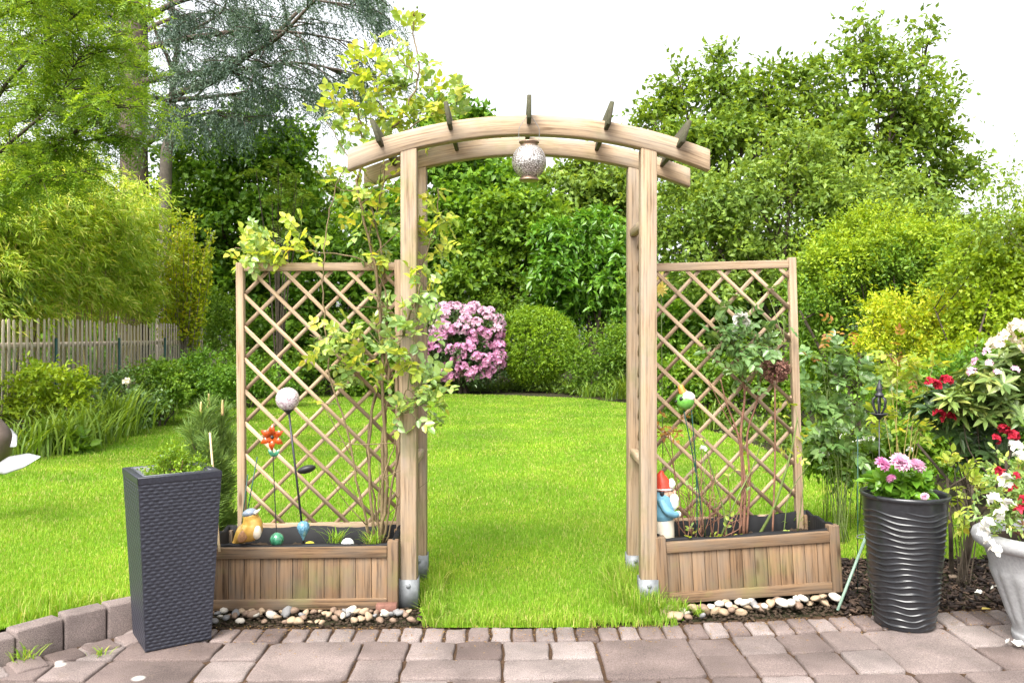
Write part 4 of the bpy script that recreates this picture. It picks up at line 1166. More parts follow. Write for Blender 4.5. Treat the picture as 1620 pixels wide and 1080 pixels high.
for k in range(int(FL / cell_) + 20):
    for s_ in (1, -1):
        x0_ = k * cell_ - (0 if s_ > 0 else 0); a_ = max(0, 0)
        st = np.array([x0_, .15]); en = np.array([x0_ + s_ * 1.15, 1.30])
        if max(st[0], en[0]) < 0 or min(st[0], en[0]) > FL: continue
        for q in (0,):
            t0 = 0; t1 = 1
            if en[0] < 0: t1 = st[0] / 1.15
            if en[0] > FL: t1 = (FL - st[0]) / 1.15
            if st[0] > FL: t0 = (st[0] - FL) / 1.15
            if t1 <= t0: continue
            A = st + (en - st) * t0; B = st + (en - st) * t1
            mb.loft([(*(o_ + fd * A[0]), A[1]), (*(o_ + fd * B[0]), B[1])], .0015, 3, cap=False)
mb.build('wire_mesh', M['galv'], fe)

# ------------------------------------------------------------------ flowers
def truss(r, n=26, pet=.45, seed=0):
    """flower cluster: ball of open petals"""
    mb = MB(); d = usph(n); d[:, 2] = np.abs(d[:, 2]) * .9 - .15; d = nrm(d)
    for j in range(5):
        a = rng.uniform(0, 6.28, n)
        s1 = nrm(np.cross(d, UP + .01)); s2 = np.cross(d, s1)
        dd = nrm(d * .55 + s1 * np.cos(a + j * 1.256)[:, None] + s2 * np.sin(a + j * 1.256)[:, None])
        mb.leaves(d * r * .62, dd, d, r * pet * rng.uniform(.8, 1.2, n), r * pet * .8, 'ovate', .1)
    return mb
def put_trusses(parent, pts, mb, name, mat, smin=.8, smax=1.25):
    first = None
    og = np.array(ORIG[parent.name])
    for p_ in pts:
        if first is None: first = mb.build(name, mat, parent, local=True); o = first
        else: o = first.copy(); COL.objects.link(o); o.parent = parent
        o.location = np.asarray(p_) - og; s_ = rng.uniform(smin, smax); o.scale = (s_, s_, s_); o.rotation_euler = (rng.normal(0, .3), rng.normal(0, .3), rng.uniform(0, 6.28))

# pink rhododendron under the arch
lb = lobes_px([(710, 525, 42, 38), (755, 525, 38, 38), (690, 565, 40, 35), (735, 570, 45, 35), (770, 560, 25, 35), (660, 560, 30, 40)], 21.8)
rp = thing('pink_rhododendron', (*W(730, 600, 21.8)[:2], 0), 'rhododendron covered in pink blossom left of the clipped ball shrub', 'shrub', SH)
mb = MB(); woody(mb, (W(730, 600, 21.8)[0], 21.8, 0), lb, .05, stems=3); mb.build('stem', M['bark'], rp, smooth=True)
mb = MB(); cc, _, _ = foliage(mb, lb, 12000, .12, .04, per=7, twig=.2, shell=.7); mb.build('foliage', M['lf_rhododk'], rp)
pts = []
for k in range(2600):
    l = lb[rng.integers(len(lb))]; d = usph(1)[0]
    if d[1] > .35 or d[2] < -.75: continue
    p_ = l[:3] + d * l[3:] * 1.03
    if any(np.sum(((p_ - m_[:3]) / m_[3:]) ** 2) < .92 for m_ in lb): continue
    if pts and min(np.linalg.norm(p_ - q) for q in pts) < .155: continue
    pts.append(p_)
    if len(pts) >= 98: break
zmed = 1.45
pu = [p_ for p_ in pts if p_[2] > 1.62]; pl_ = [p_ for p_ in pts if p_[2] <= 1.62]
put_trusses(rp, pl_, truss(.185, 26), 'flower_cluster', M['pt_pink']); put_trusses(rp, pu, truss(.185, 26), 'flower_cluster', M['pt_palepink'])

def bush(name, label, cat, px, D, base_py=None, lobes=None, n=3000, L=.05, Wd=.028, lmat='lf_rose', r0=.012, stems=5, kind='ovate', group=SH, **kw):
    lb = lobes_px(lobes, D); b = base_of(lb)
    return tree(name, label, cat, b, lb, r0, n, L, Wd, lmat, group=group, parts=('stems', 'foliage'), wkw=dict(stems=stems, sub=2), kind=kind, minz=.02, **kw)
# left bed
bush('golden_shrub', 'bright yellow green shrub before the left end of the picket fence', 'shrub', 60, 11.3, lobes=[(20, 608, 45, 26), (70, 600, 40, 24), (110, 615, 30, 26), (40, 640, 50, 26), (95, 645, 40, 24), (-20, 630, 40, 35)], n=6500, L=.07, Wd=.034, lmat='lf_lime', twig=.2, group=SH)
bush('grey_green_rose_bush', 'grey green rose bush with one pale bloom before the picket fence', 'rose bush', 190, 13.2, lobes=[(160, 630, 35, 30), (200, 620, 35, 30), (230, 640, 30, 30), (180, 660, 40, 25), (140, 610, 25, 25)], n=4800, L=.06, Wd=.036, lmat='lf_rosedk', twig=.2)
put_trusses(bpy.data.objects['grey_green_rose_bush'], [W(200, 604, 12.0)], truss(.05, 12, .9), 'bloom', M['pt_cream'])
bush('fence_shrub', 'mid green shrub growing against the far half of the picket fence', 'shrub', 250, 13.6, lobes=[(255, 605, 26, 24), (235, 600, 20, 22), (275, 608, 24, 22)], n=4200, L=.06, Wd=.036, lmat='lf_mid', twig=.25)
bush('dark_bed_bush', 'dark green dome shaped bush at the far end of the left bed', 'shrub', 315, 14.2, lobes=[(312, 602, 36, 28), (338, 585, 33, 28), (342, 610, 35, 26), (300, 590, 22, 22)], n=9000, L=.055, Wd=.03, lmat='lf_dark', twig=.25, kind='diamond')
bush('variegated_shrub', 'shrub with pale leaf tips behind the far end of the picket fence', 'shrub', 330, 20.5, lobes=[(330, 520, 30, 30), (360, 540, 30, 40), (345, 490, 25, 30)], n=5000, L=.07, Wd=.04, lmat='lf_mid', twig=.25, kind='diamond')
bush('far_left_bush', 'dark green bush behind the left planter near the lawn edge', 'shrub', 395, 17, lobes=[(390, 590, 30, 35), (430, 600, 35, 28), (370, 610, 28, 25)], n=6000, L=.07, Wd=.04, lmat='lf_dark', twig=.25, kind='diamond')
bush('left_laurel', 'broad leaved shrub reaching over the fence at the left edge', 'shrub', 10, 12.1, lobes=[(-10, 430, 30, 30), (15, 470, 30, 25), (-10, 380, 25, 40)], n=1300, L=.10, Wd=.035, lmat='lf_rosedk', twig=.25, kind='ovate')

def strap_clump(name, label, p, n, L, Wd, lmat='lf_strap', group='clumps of strap leaved plants in the beds', spread=.08, bend=.35):
    mb = MB(); a = rng.uniform(0, 6.28, n); ln = np.abs(rng.normal(.35, .22, n))
    D_ = np.stack([np.cos(a) * ln, np.sin(a) * ln, np.ones(n)], 1)
    N_ = nrm(np.stack([-np.cos(a), -np.sin(a), ln], 1))
    P = np.asarray(p) + rvec(n) * spread * np.array([1, 1, 0])
    mb.leaves(P, D_, N_, L * rng.uniform(.6, 1.15, n), Wd, 'strap', bend)
    v = mb.v[0]
    o = thing(name, tuple(p), label, 'plant', group); mb.build('leaves', M[lmat], o); return o
dl = 'arching day lily clump in the left bed '
for k, (px, py, n, L) in enumerate(((60, 724, 110, .6), (105, 716, 120, .65), (150, 704, 120, .6), (195, 688, 120, .75), (235, 668, 110, .8), (265, 655, 90, .75), (90, 698, 50, .65), (20, 732, 50, .5), (170, 690, 100, .8))):
    where = ('behind the silver ornament', 'beside the low broad leaved plant', 'under the grey green rose bush', 'right of the grey green rose bush', 'at the narrow far end of the bed', 'last before the dark dome bush',
             'tall at the back under the golden shrub', 'at the left edge beside the ornament', 'behind the others near the fence')[k]
    g_ = G(px, py); strap_clump('day_lily', dl + where, (g_[0], g_[1], .02), n, L, .026, spread=.16)
bush('hosta_plant', 'broad leaved low plant at the edge of the left bed', 'plant', 90, 10.3, lobes=[(70, 712, 25, 14), (100, 708, 25, 14), (130, 703, 20, 12)], n=260, L=.13, Wd=.075, lmat='lf_mid', r0=.004, twig=.1)
# back bed, right half: iris and hostas
for k, (px, py, n, L, lab) in enumerate(((900, 622, 40, .5, 'short iris clump right of the clipped ball shrub'), (930, 630, 30, .4, 'pale edged low clump at the far lawn edge'), (985, 632, 45, .7, 'tall iris clump beside the right rear post of the arch'),
                                         (965, 634, 30, .5, 'low bluish clump at the far lawn edge'), (870, 617, 35, .4, 'small grassy clump below the clipped ball shrub'))):
    g_ = G(px, py); strap_clump('iris_clump', lab, (g_[0], g_[1], .02), n, L, .035, 'lf_strap')
for k, (px, py, n, L, lab) in enumerate(((1285, 728, 60, .45, 'grassy clump right of the right trellis post at the lawn edge'), (1310, 700, 70, .5, 'leafy iris clump behind the grassy clump by the right trellis'), (1340, 735, 60, .4, 'grassy clump left of the black ribbed planter at the bed edge'), (1120, 680, 40, .5, 'iris clump seen through the right trellis'),
                                         (1370, 740, 40, .45, 'grassy clump directly behind the black ribbed planter'))):
    g_ = G(px, py); strap_clump('iris_clump', lab, (g_[0], g_[1], .02), n, L, .024)
# ground cover stuff strips along the beds
mb = MB()
for (pts, n, hh) in ((((660, 618), (740, 620), (830, 618), (900, 622), (990, 632)), 7000, .25), (((20, 700), (120, 690), (220, 655), (300, 630)), 3500, .2), (((1040, 650), (1150, 675), (1260, 705), (1330, 725), (1450, 760)), 5500, .2), (((400, 622), (520, 618), (650, 618)), 5000, .25)):
    A = np.array([G(*q) for q in pts]); t_ = rng.uniform(0, len(A) - 1, n); i_ = np.clip(t_.astype(int), 0, len(A) - 2); p_ = A[i_] + (A[i_ + 1] - A[i_]) * (t_ - i_)[:, None]
    p_ = p_ + np.column_stack([rng.normal(0, .3, n), np.abs(rng.normal(0, .8, n)) + .05, np.abs(rng.normal(0, hh * .5, n))])
    ok = ~inpoly(p_[:, 0], p_[:, 1], LAWNW); p_ = p_[ok]; n = len(p_)
    mb.leaves(p_, nrm(usph(n) + UP * .5), nrm(rvec(n) * .5 + UP), rng.uniform(.05, .11, n), .04)
tag(mb.build('ground_cover', M['moss']), 'low leafy ground cover filling the beds round the lawn', 'ground cover', kind='stuff')

# mulch of dark bark chips, right
mb = MB(); n = 5200
x = rng.uniform(1.75, 3.6, n); y = rng.uniform(4.15, 6.0, n); ok = (~inpoly(x, y, LAWNW)) & (y > 4.215 + .13 * np.maximum(x - .5, 0)) ; x, y = x[ok], y[ok]
for a, b in zip(x, y):
    L = rng.uniform(.015, .05); mb.box((a, b, .0 + rng.uniform(-.02, .022)), (L, L * rng.uniform(.25, .6), rng.uniform(.004, .010)), (rng.normal(0, .4), rng.normal(0, .4), rng.uniform(0, 6.28)))
t = NT('bark_chip'); c = t.ramp(t.island(), [(0, (.012, .008, .007)), (.6, (.034, .021, .016)), (.95, (.09, .058, .04)), (1, (.20, .15, .11))]); M['chip'] = t.done(t.principled(c, .8, .3))
tag(mb.build('bark_mulch', M['chip']), 'dark bark mulch between the black ribbed planter and the urn', 'mulch', kind='stuff')
mb = MB(); n = 1500
x = np.concatenate([rng.uniform(-1.75, -.45, 800), rng.uniform(.8, 2.1, 700)]); y = np.concatenate([rng.uniform(4.19, 4.5, 800), 4.24 + rng.uniform(0, .25, 700) + .15 * (x[800:] - .8)])
for a, b in zip(x, y):
    L = rng.uniform(.004, .014); mb.sphere((a, b, rng.uniform(-.012, .004)), L, 6, 4, (1, rng.uniform(.5, 1), .6))
tag(mb.build('soil_crumbs', M['soil']), 'dark soil strip between the planters and the paving', 'soil', kind='stuff')

# ------------------------------------------------------------------ climbing rose on the arch
cr = thing('climbing_rose', (*W(597, 862, 4.72)[:2], .27), 'tall climbing rose in the left planter growing up the left side of the arch', 'climbing rose')
CN = [([(598, 862, 4.70), (612, 770, 4.72), (606, 640, 4.74), (602, 520, 4.76), (592, 420, 4.78), (572, 330, 4.80), (566, 280, 4.80), (590, 235, 4.80), (635, 185, 4.82), (662, 120, 4.84), (654, 60, 4.86), (656, 22, 4.86)], .011),
      ([(590, 864, 4.68), (566, 770, 4.66), (552, 690, 4.66), (524, 600, 4.68), (512, 480, 4.70), (514, 380, 4.72), (530, 300, 4.74), (548, 262, 4.70)], .007),
      ([(602, 862, 4.74), (592, 790, 4.76), (580, 700, 4.76), (600, 600, 4.78), (612, 510, 4.79), (606, 450, 4.79), (566, 410, 4.79), (480, 397, 4.79), (420, 398, 4.8), (372, 392, 4.8)], .007),
      ([(606, 860, 4.72), (618, 780, 4.72), (632, 700, 4.70), (628, 600, 4.68), (640, 520, 4.48), (660, 470, 4.47), (668, 420, 4.6), (690, 350, 4.66), (694, 300, 4.66)], .008),
      ([(594, 862, 4.70), (584, 740, 4.72), (590, 640, 4.74), (612, 560, 4.76), (600, 470, 4.78), (585, 380, 4.80), (600, 320, 4.81), (612, 260, 4.81)], .009),
      ([(604, 862, 4.74), (606, 700, 4.76), (616, 600, 4.78), (598, 500, 4.80), (606, 420, 4.81), (590, 340, 4.82), (570, 300, 4.82)], .012),
      ([(610, 860, 4.70), (636, 760, 4.66), (630, 660, 4.62), (622, 600, 4.60)], .005),
      ([(600, 862, 4.66), (600, 780, 4.62), (625, 700, 4.60), (640, 620, 4.46), (668, 640, 4.44), (690, 680, 4.44)], .005),
      ([(584, 864, 4.66), (572, 800, 4.64), (530, 740, 4.66)], .004),
      ([(590, 235, 4.80), (640, 208, 4.82), (700, 165, 4.84), (738, 132, 4.86)], .006),
      ([(575, 260, 4.80), (572, 200, 4.84), (560, 150, 4.86), (566, 100, 4.88), (600, 60, 4.9)], .006),
      ([(566, 280, 4.80), (540, 230, 4.84), (516, 190, 4.86), (508, 160, 4.88)], .004),
      ([(662, 120, 4.84), (630, 90, 4.86), (615, 50, 4.88)], .004), ([(612, 215, 4.81), (600, 150, 4.84), (585, 110, 4.86)], .004), ([(640, 185, 4.82), (690, 175, 4.86), (728, 195, 4.88)], .004),
      ([(606, 560, 4.74), (570, 560, 4.66), (530, 550, 4.62), (490, 530, 4.60)], .004), ([(568, 300, 4.8), (540, 300, 4.84), (500, 270, 4.86)], .0035), ([(570, 330, 4.8), (590, 300, 4.84), (640, 290, 4.86)], .0035)]
mbc = MB(); mbl = MB(); mby = MB(); CP = []
for pts, r_ in CN:
    P0 = np.array([W(*q) for q in pts]); pa, ra = catmull(P0, np.linspace(r_, r_ * .35, len(P0)), 7); pa = pa + rvec(len(pa)) * .004; mbc.loft(pa, ra, 7); CP.append(pa)
for k in range(16):   # bare lower side shoots
    i_ = rng.integers(0, 9); pa = CP[i_]; q = pa[rng.integers(4, max(6, len(pa) // 2))]; e = q + nrm(rvec(1)[0] * np.array([1, .5, .4]) + UP * .9) * rng.uniform(.15, .4); mbc.loft([q, (q + e) / 2 + rvec(1)[0] * .02, e], [.0035, .0025, .0012], 5, 3)
mbc.build('canes', M['cane'], cr, smooth=True)
def rose_zone(mbl, px, py, rpx, D, n, L=.05, Wd=.034, dz=.12, mbc=None, canes=None, dens=1.2):
    k = max(1, int(n * dens) // 5); c = W(px, py, D); r_ = rpx / F * D
    P = c + usph(k) * r_ * rng.uniform(.1, 1, (k, 1)) ** .6 * np.array([1, max(.4, dz / r_) if r_ > 0 else 1, 1])
    dv = nrm(P - c + rvec(k) * r_ * .8 + np.array([0, -.2, .05]) * r_)
    pinnate(mbl, P, dv, nrm(UP * .9 + rvec(k) * .55 + np.array([0, -.35, 0])), 2, L, Wd, rng.uniform(.06, .10, k), 'ovate', .2)
    if mbc is not None:
        if canes is not None:
            q0 = canes[np.argmin(np.linalg.norm(canes - c, axis=1))]
            mbc.loft([q0, (q0 + c) / 2 + UP * .01, c], [.003, .0026, .0022], 5, 3)
        for q, d_ in zip(P, dv): mbc.loft([c + (q - c) * .2, q, q + d_ * .07], [.0022, .0016, .001], 4)
mtw = MB(); CALL = np.concatenate(CP)
for z in ((640, 55, 30, 4.87, 20), (605, 85, 28, 4.88, 26), (665, 100, 22, 4.85, 20), (595, 125, 38, 4.86, 60), (640, 140, 36, 4.84, 55), (575, 160, 36, 4.85, 60), (620, 185, 34, 4.84, 60), (555, 205, 24, 4.86, 30), (690, 165, 34, 4.86, 50),
          (725, 150, 22, 4.88, 28), (530, 175, 25, 4.87, 24), (515, 190, 16, 4.87, 14), (660, 195, 28, 4.85, 40), (590, 230, 26, 4.82, 30), (715, 190, 20, 4.88, 16), (560, 115, 22, 4.88, 24)):
    rose_zone(mby if rng.uniform() < .5 else mbl, *z, L=.050, Wd=.038, mbc=mtw, canes=CALL, dens=1.75)
for z in ((385, 392, 22, 4.78, 40), (415, 385, 26, 4.78, 50), (450, 380, 26, 4.78, 44), (475, 368, 18, 4.8, 24), (400, 405, 16, 4.76, 22), (440, 402, 20, 4.77, 26), (500, 398, 18, 4.78, 12)): rose_zone(mby if rng.uniform() < .6 else mbl, *z, L=.046, Wd=.036, mbc=mtw, canes=CALL, dens=1.5)
for z in ((600, 295, 32, 4.82, 44), (560, 330, 28, 4.80, 34), (620, 340, 30, 4.80, 44), (590, 370, 30, 4.80, 40), (610, 400, 22, 4.8, 28), (545, 290, 22, 4.82, 20), (690, 300, 18, 4.68, 26), (694, 340, 22, 4.66, 40), (690, 375, 24, 4.64, 44), (700, 400, 18, 4.62, 26),
          (676, 430, 20, 4.55, 30), (680, 465, 22, 4.48, 34), (660, 500, 20, 4.44, 34), (640, 530, 24, 4.44, 46), (680, 520, 18, 4.46, 26), (620, 560, 26, 4.46, 40), (650, 575, 26, 4.42, 46), (680, 600, 24, 4.42, 46), (660, 630, 26, 4.42, 46), (650, 650, 22, 4.42, 30),
          (690, 630, 16, 4.44, 22), (682, 660, 14, 4.44, 14), (505, 535, 24, 4.60, 36), (540, 560, 28, 4.62, 48), (575, 575, 28, 4.64, 48), (560, 530, 22, 4.64, 30), (525, 580, 18, 4.62, 20), (600, 540, 22, 4.68, 26), (555, 600, 16, 4.66, 14), (520, 640, 10, 4.66, 8), (600, 480, 20, 4.7, 24), (625, 620, 14, 4.5, 16)):
    rose_zone(mby if (rng.uniform() < .2 or (z[0] > 665 and z[1] < 440) or z[1] < 420 and rng.uniform() < .5) else mbl, *z, L=.05, Wd=.036, mbc=mtw, canes=CALL)
mtw.build('twigs', M['green_cane'], cr)
mbl.build('foliage', M['lf_rose'], cr); mby.build('foliage', M['lf_rosey'], cr)
for (px, py) in ((655, 23), (638, 14), (660, 12), (668, 24)):
    c = W(px, py, 4.86); MB().sphere(c, .013 if (px, py) == (655, 23) else .007, 10, 8, (1, 1, 1.25)).build('bud', plain('rose_bud', (.16, .05, .06), .5, .3) if (px, py) == (655, 23) else M['green_cane'], cr, smooth=True)

# ------------------------------------------------------------------ plants in the right planter
sr = thing('standard_rose', (*W(1176, 846, 4.85)[:2], .30), 'rose with bare reddish stem, leafy top and one white bloom in the right planter', 'rose bush')
SRC = []
mb = MB()
for pts, r_ in (([(1176, 848, 4.85), (1178, 770, 4.85), (1172, 690, 4.85), (1178, 620, 4.84), (1165, 560, 4.82)], .011), ([(1181, 846, 4.86), (1186, 760, 4.86), (1182, 690, 4.86), (1196, 640, 4.85), (1205, 590, 4.83)], .008), ([(1170, 846, 4.84), (1174, 760, 4.84), (1168, 690, 4.83), (1150, 640, 4.82), (1140, 600, 4.8)], .007),
                ([(1172, 690, 4.85), (1150, 660, 4.83), (1120, 600, 4.8)], .004), ([(1178, 620, 4.84), (1210, 570, 4.82), (1240, 540, 4.8)], .004)):
    P0 = np.array([W(*q) for q in pts]); mb.loft(P0, np.linspace(r_, r_ * .5, len(P0)), 8, 6); SRC.append(catmull(P0, np.ones(len(P0)), 6)[0])
mb.build('stems', M['twig_red'], sr, smooth=True)
mbl = MB(); mtw = MB()
for z in ((1150, 520, 26, 4.8, 40), (1180, 515, 26, 4.8, 40), (1160, 550, 34, 4.8, 64), (1195, 555, 30, 4.8, 56), (1140, 545, 24, 4.78, 36), (1175, 590, 30, 4.8, 40), (1210, 540, 20, 4.8, 26), (1235, 560, 18, 4.8, 14), (1130, 500, 14, 4.8, 10), (1240, 500, 14, 4.82, 10), (1215, 465, 10, 4.9, 6), (1185, 475, 12, 4.9, 8)): rose_zone(mbl, *z, L=.05, Wd=.033, mbc=mtw, canes=np.concatenate(SRC))
mbl.build('foliage', M['lf_rosedk'], sr); mtw.build('twigs', M['green_cane'], sr)
put_trusses(sr, [W(1172, 508, 4.78)], truss(.045, 16, .8), 'bloom', M['pt_white'])
bt = thing('bare_twig_shrub', (*W(1110, 850, 4.72)[:2], .29), 'thin bare reddish twigs sprouting sparse leaves beside the gnome', 'shrub')
mb = MB(); mbl = MB()
for k in range(20):
    px = rng.uniform(1078, 1165); b = W(px, rng.uniform(842, 858), 4.72 + rng.uniform(-.06, .12)); hgt = rng.uniform(.18, .62)
    e = b + np.array([rng.normal(0, .08), rng.normal(0, .04), hgt]); m_ = (b + e) / 2 + rvec(1)[0] * .03
    pa, ra = catmull(np.array([b, m_, e]), np.array([.0033, .0024, .001]), 6); mb.loft(pa, ra, 5)
    for j in range(3):
        q = pa[rng.integers(3, len(pa) - 1)]; e2 = q + nrm(rvec(1)[0] * np.array([1, .5, .2]) + UP) * rng.uniform(.05, .18); mb.loft([q, e2], [.002, .001], 4)
        if rng.uniform() < .35: mbl.leaves(np.array([e2, e2]), rvec(2) + UP, rvec(2) + UP, .03, .018, 'ovate')
mb.build('twigs', M['twig_red'], bt, smooth=True); mbl.build('foliage', M['lf_rose'], bt)
gc = thing('green_stemmed_shrub', (*W(1205, 840, 4.80)[:2], .30), 'leaning green stems with a few leaves in the right half of the right planter', 'shrub')
mb = MB(); mbl = MB()
for pts, r_ in (([(1200, 848, 4.86), (1225, 800, 4.80), (1250, 720, 4.80), (1262, 660, 4.80)], .010), ([(1140, 850, 4.8), (1160, 800, 4.8), (1190, 740, 4.85), (1205, 700, 4.85)], .006), ([(1150, 852, 4.78), (1143, 800, 4.78), (1125, 740, 4.78), (1112, 690, 4.78)], .007), ([(1240, 840, 4.80), (1250, 780, 4.80), (1290, 720, 4.80)], .0035), ([(1262, 840, 4.80), (1272, 740, 4.80), (1258, 640, 4.80)], .003)):
    P0 = np.array([W(*q) for q in pts]); mb.loft(P0, np.linspace(r_, r_ * .4, len(P0)), 7, 6)
for z in ((1200, 745, 14, 4.86, 16), (1250, 690, 18, 4.80, 20), (1235, 720, 16, 4.80, 14), (1190, 690, 12, 4.86, 10), (1255, 640, 16, 4.80, 14), (1210, 660, 14, 4.88, 10), (1115, 690, 10, 4.78, 8), (1110, 845, 16, 4.72, 24), (1140, 850, 16, 4.72, 24), (1080, 848, 14, 4.70, 18), (1240, 830, 16, 4.86, 16)): rose_zone(mbl, *z, L=.032, Wd=.02)
mb.build('stems', M['green_cane'], gc, smooth=True); mbl.build('foliage', M['lf_rosey'], gc)
# allium
al = thing('allium', (*W(1222, 846, 4.8)[:2], .30), 'dry brown allium seed head on a tall stalk in the right planter', 'flower')
MB().loft([W(1222, 848, 4.8), W(1226, 730, 4.8), W(1226, 610, 4.78)], [.006, .0055, .005], 8, 6).build('stalk', M['twig_red'], al, smooth=True)
mb = MB(); n = 230; c = W(1227, 584, 4.78); d = usph(n)
for q in d: mb.loft([c, c + q * .07], [.0012, .0008], 3, cap=False)
for j in range(5): mb.leaves(c + d * rng.uniform(.055, .078, (n, 1)), nrm(d * .4 + rvec(n)), d, .016, .009, 'ovate')
mb.build('seed_head', M['brownseed'], al)
# orange leaved sprout and yellow star
os_ = thing('orange_sprout', (*W(1062, 850, 4.78)[:2], .3), 'thin sprout with orange red young leaves behind the gnome', 'plant')
mb = MB(); mb.loft([W(1075, 850, 4.78), W(1068, 760, 4.78), W(1060, 680, 4.78)], [.004, .003, .002], 6, 6); mb.loft([W(1085, 850, 4.78), W(1066, 740, 4.8), W(1045, 690, 4.8)], [.003, .003, .002], 6, 6); mb.build('stems', M['twig_red'], os_)
mb = MB(); rose_zone(mb, 1062, 668, 16, 4.78, 30, .035, .02); rose_zone(mb, 1048, 685, 10, 4.8, 12, .03, .02); mb.build('foliage', M['lf_red'], os_)
ys = thing('yellow_star_stake', (*W(1050, 700, 5.25)[:2], .0), 'yellow star shaped garden stake behind the right front post', 'garden stake')
MB().loft([G(1050, 880), W(1046, 455, 5.25)], .003, 6).build('rod', M['green_cane'], ys)
mb = MB()
for cpy in (440, 457):
    for k in range(10):
        a = k * .628; mb.leaves(np.array([W(1045, cpy, 5.24)]), np.array([[math.cos(a), 0, math.sin(a)]]), np.array([[0, -1, 0]]), .055, .02, 'ovate')
mb.build('star', M['pt_yellow'], ys)

# ------------------------------------------------------------------ garden ornaments, left planter
def stake(name, label, cat='garden stake'): pass
# mosaic ball with solar panel
t = NT('mosaic_ball'); p = t.obj(); vo = t.n('ShaderNodeTexVoronoi'); vo.inputs['Scale'].default_value = 130; t.l(p, vo.inputs['Vector'])
c = t.ramp(vo.outputs['Color'], [(0, (.18, .12, .14)), (.35, (.45, .33, .38)), (.7, (.70, .62, .64)), (1, (.85, .82, .82))]); M['mosaic'] = t.done(t.principled(c, .25, .6, .1, t.bump(vo.outputs['Distance'], .5, .003)))
M['black'] = plain('black_plastic', (.02, .02, .022), .45, .4); M['dmetal'] = plain('dark_metal', (.045, .045, .05), .45, .5, .5)
sb = thing('solar_ball_stake', (*W(478, 846, 4.62)[:2], .27), 'sparkling pale pink mosaic ball on a black pole with a solar panel', 'garden stake')
MB().sphere(W(455, 631, 4.6), .0655, 32, 20).build('ball', M['mosaic'], sb, smooth=True)
MB().loft([W(480, 850, 4.62), W(457, 652, 4.6)], .0062, 10).build('pole', M['dmetal'], sb, smooth=True)
c = W(456, 650, 4.6); MB().lathe([(.004, -.02), (.012, -.012), (.026, .002), (.034, .008), (.03, .012)], c, 20).build('cup', M['dmetal'], sb, smooth=True)
c = W(485, 742, 4.55); mb = MB().sphere(c, .052, 20, 10, (1, .75, .42), (R(-12), R(-16), 0)); mb.build('solar_panel', M['black'], sb, smooth=True)
# glass flower
t = NT('orange_glass'); c = t.ramp(t.noise(t.obj(), 60, 3), [(.3, (.45, .055, .01)), (.7, (.72, .14, .02))]); pr = t.principled(c, .12, .6, 0, coat=.4); tr = t.n('ShaderNodeBsdfTranslucent'); t.l(c, tr.inputs[0]); mx = t.n('ShaderNodeMixShader'); mx.inputs[0].default_value = .4; t.l(pr, mx.inputs[1]); t.l(tr.outputs[0], mx.inputs[2]); M['oglass'] = t.done(mx.outputs[0])
M['gglass'] = plain('green_glass', (.05, .22, .12), .1, .7, var=.6, scale=70, bump=0, coat=.5); M['bglass'] = plain('blue_glass', (.10, .24, .34), .08, .7, var=.75, scale=90, bump=0, coat=.5)
gf = thing('glass_flower_stake', (*W(437, 850, 4.6)[:2], .27), 'orange glass flower on a thin stake before the left trellis', 'garden stake')
MB().loft([W(438, 856, 4.6), W(434, 770, 4.6), W(431, 696, 4.59)], [.003, .0028, .0026], 6, 5).build('stem', M['dmetal'], gf)
fc = W(431, 691, 4.58)
for k in range(6):
    a = k * 1.047 + .5; mb = MB(); d_ = np.array([[math.cos(a), -.22, math.sin(a)]]); mb.leaves(fc + d_ * .006, d_, np.array([[0, -1, .05]]), .068, .042, 'ovate', .12); o = mb.build('petal', M['oglass'], gf); sd_ = o.modifiers.new('thick', 'SOLIDIFY'); sd_.thickness = .003
MB().sphere(fc + np.array([0, -.006, 0]), .010, 10, 8).build('flower_centre', M['dmetal'], gf, smooth=True)
for s_ in (-1, 1):
    mb = MB(); mb.leaves(np.array([W(434, 722, 4.585)]), np.array([[s_ * .55, -.2, .75]]), np.array([[0, -1, .2]]), .055, .028, 'ovate', .1); o = mb.build('leaf', M['gglass'], gf); o.modifiers.new('thick', 'SOLIDIFY').thickness = .003
def glass_ball(name, label, px, py, D, r, mat, stem=None, drop=False):
    c = W(px, py, D); o = thing(name, (c[0], c[1], c[2] - r), label, 'garden ball', 'glass balls in the left planter')
    if drop: MB().lathe([(.0005, -2.4 * r), (.25 * r, -1.6 * r), (.6 * r, -.95 * r), (.92 * r, -.35 * r), (r, .1 * r), (.86 * r, .6 * r), (.5 * r, .92 * r), (.001, r * 1.02)], c, 24).build('ball', mat, o, smooth=True)
    else: MB().sphere(c, r, 24, 16).build('ball', mat, o, smooth=True)
    MB().loft([c - UP * r * .9, c - UP * (r + .06)], .006, 8).build('stem', M['black'], o)
glass_ball('glass_ball', 'green speckled glass ball on the soil beside the bird figure', 438, 853, 4.56, .039, M['gglass'])
glass_ball('glass_ball', 'blue marbled drop shaped glass ball at the foot of the solar stake', 480, 834, 4.58, .036, M['bglass'], drop=True)
glass_ball('glass_ball', 'yellow glass ball half hidden behind the planter rail', 490, 866, 4.54, .036, plain('yellow_glass', (.55, .50, .04), .15, .6, var=.4, scale=60, bump=0, coat=.4))
glass_ball('glass_ball', 'white frosted ball near the rose canes in the left planter', 550, 861, 4.54, .036, plain('white_glass', (.78, .77, .74), .25, .5, var=.05, bump=0, coat=.3))
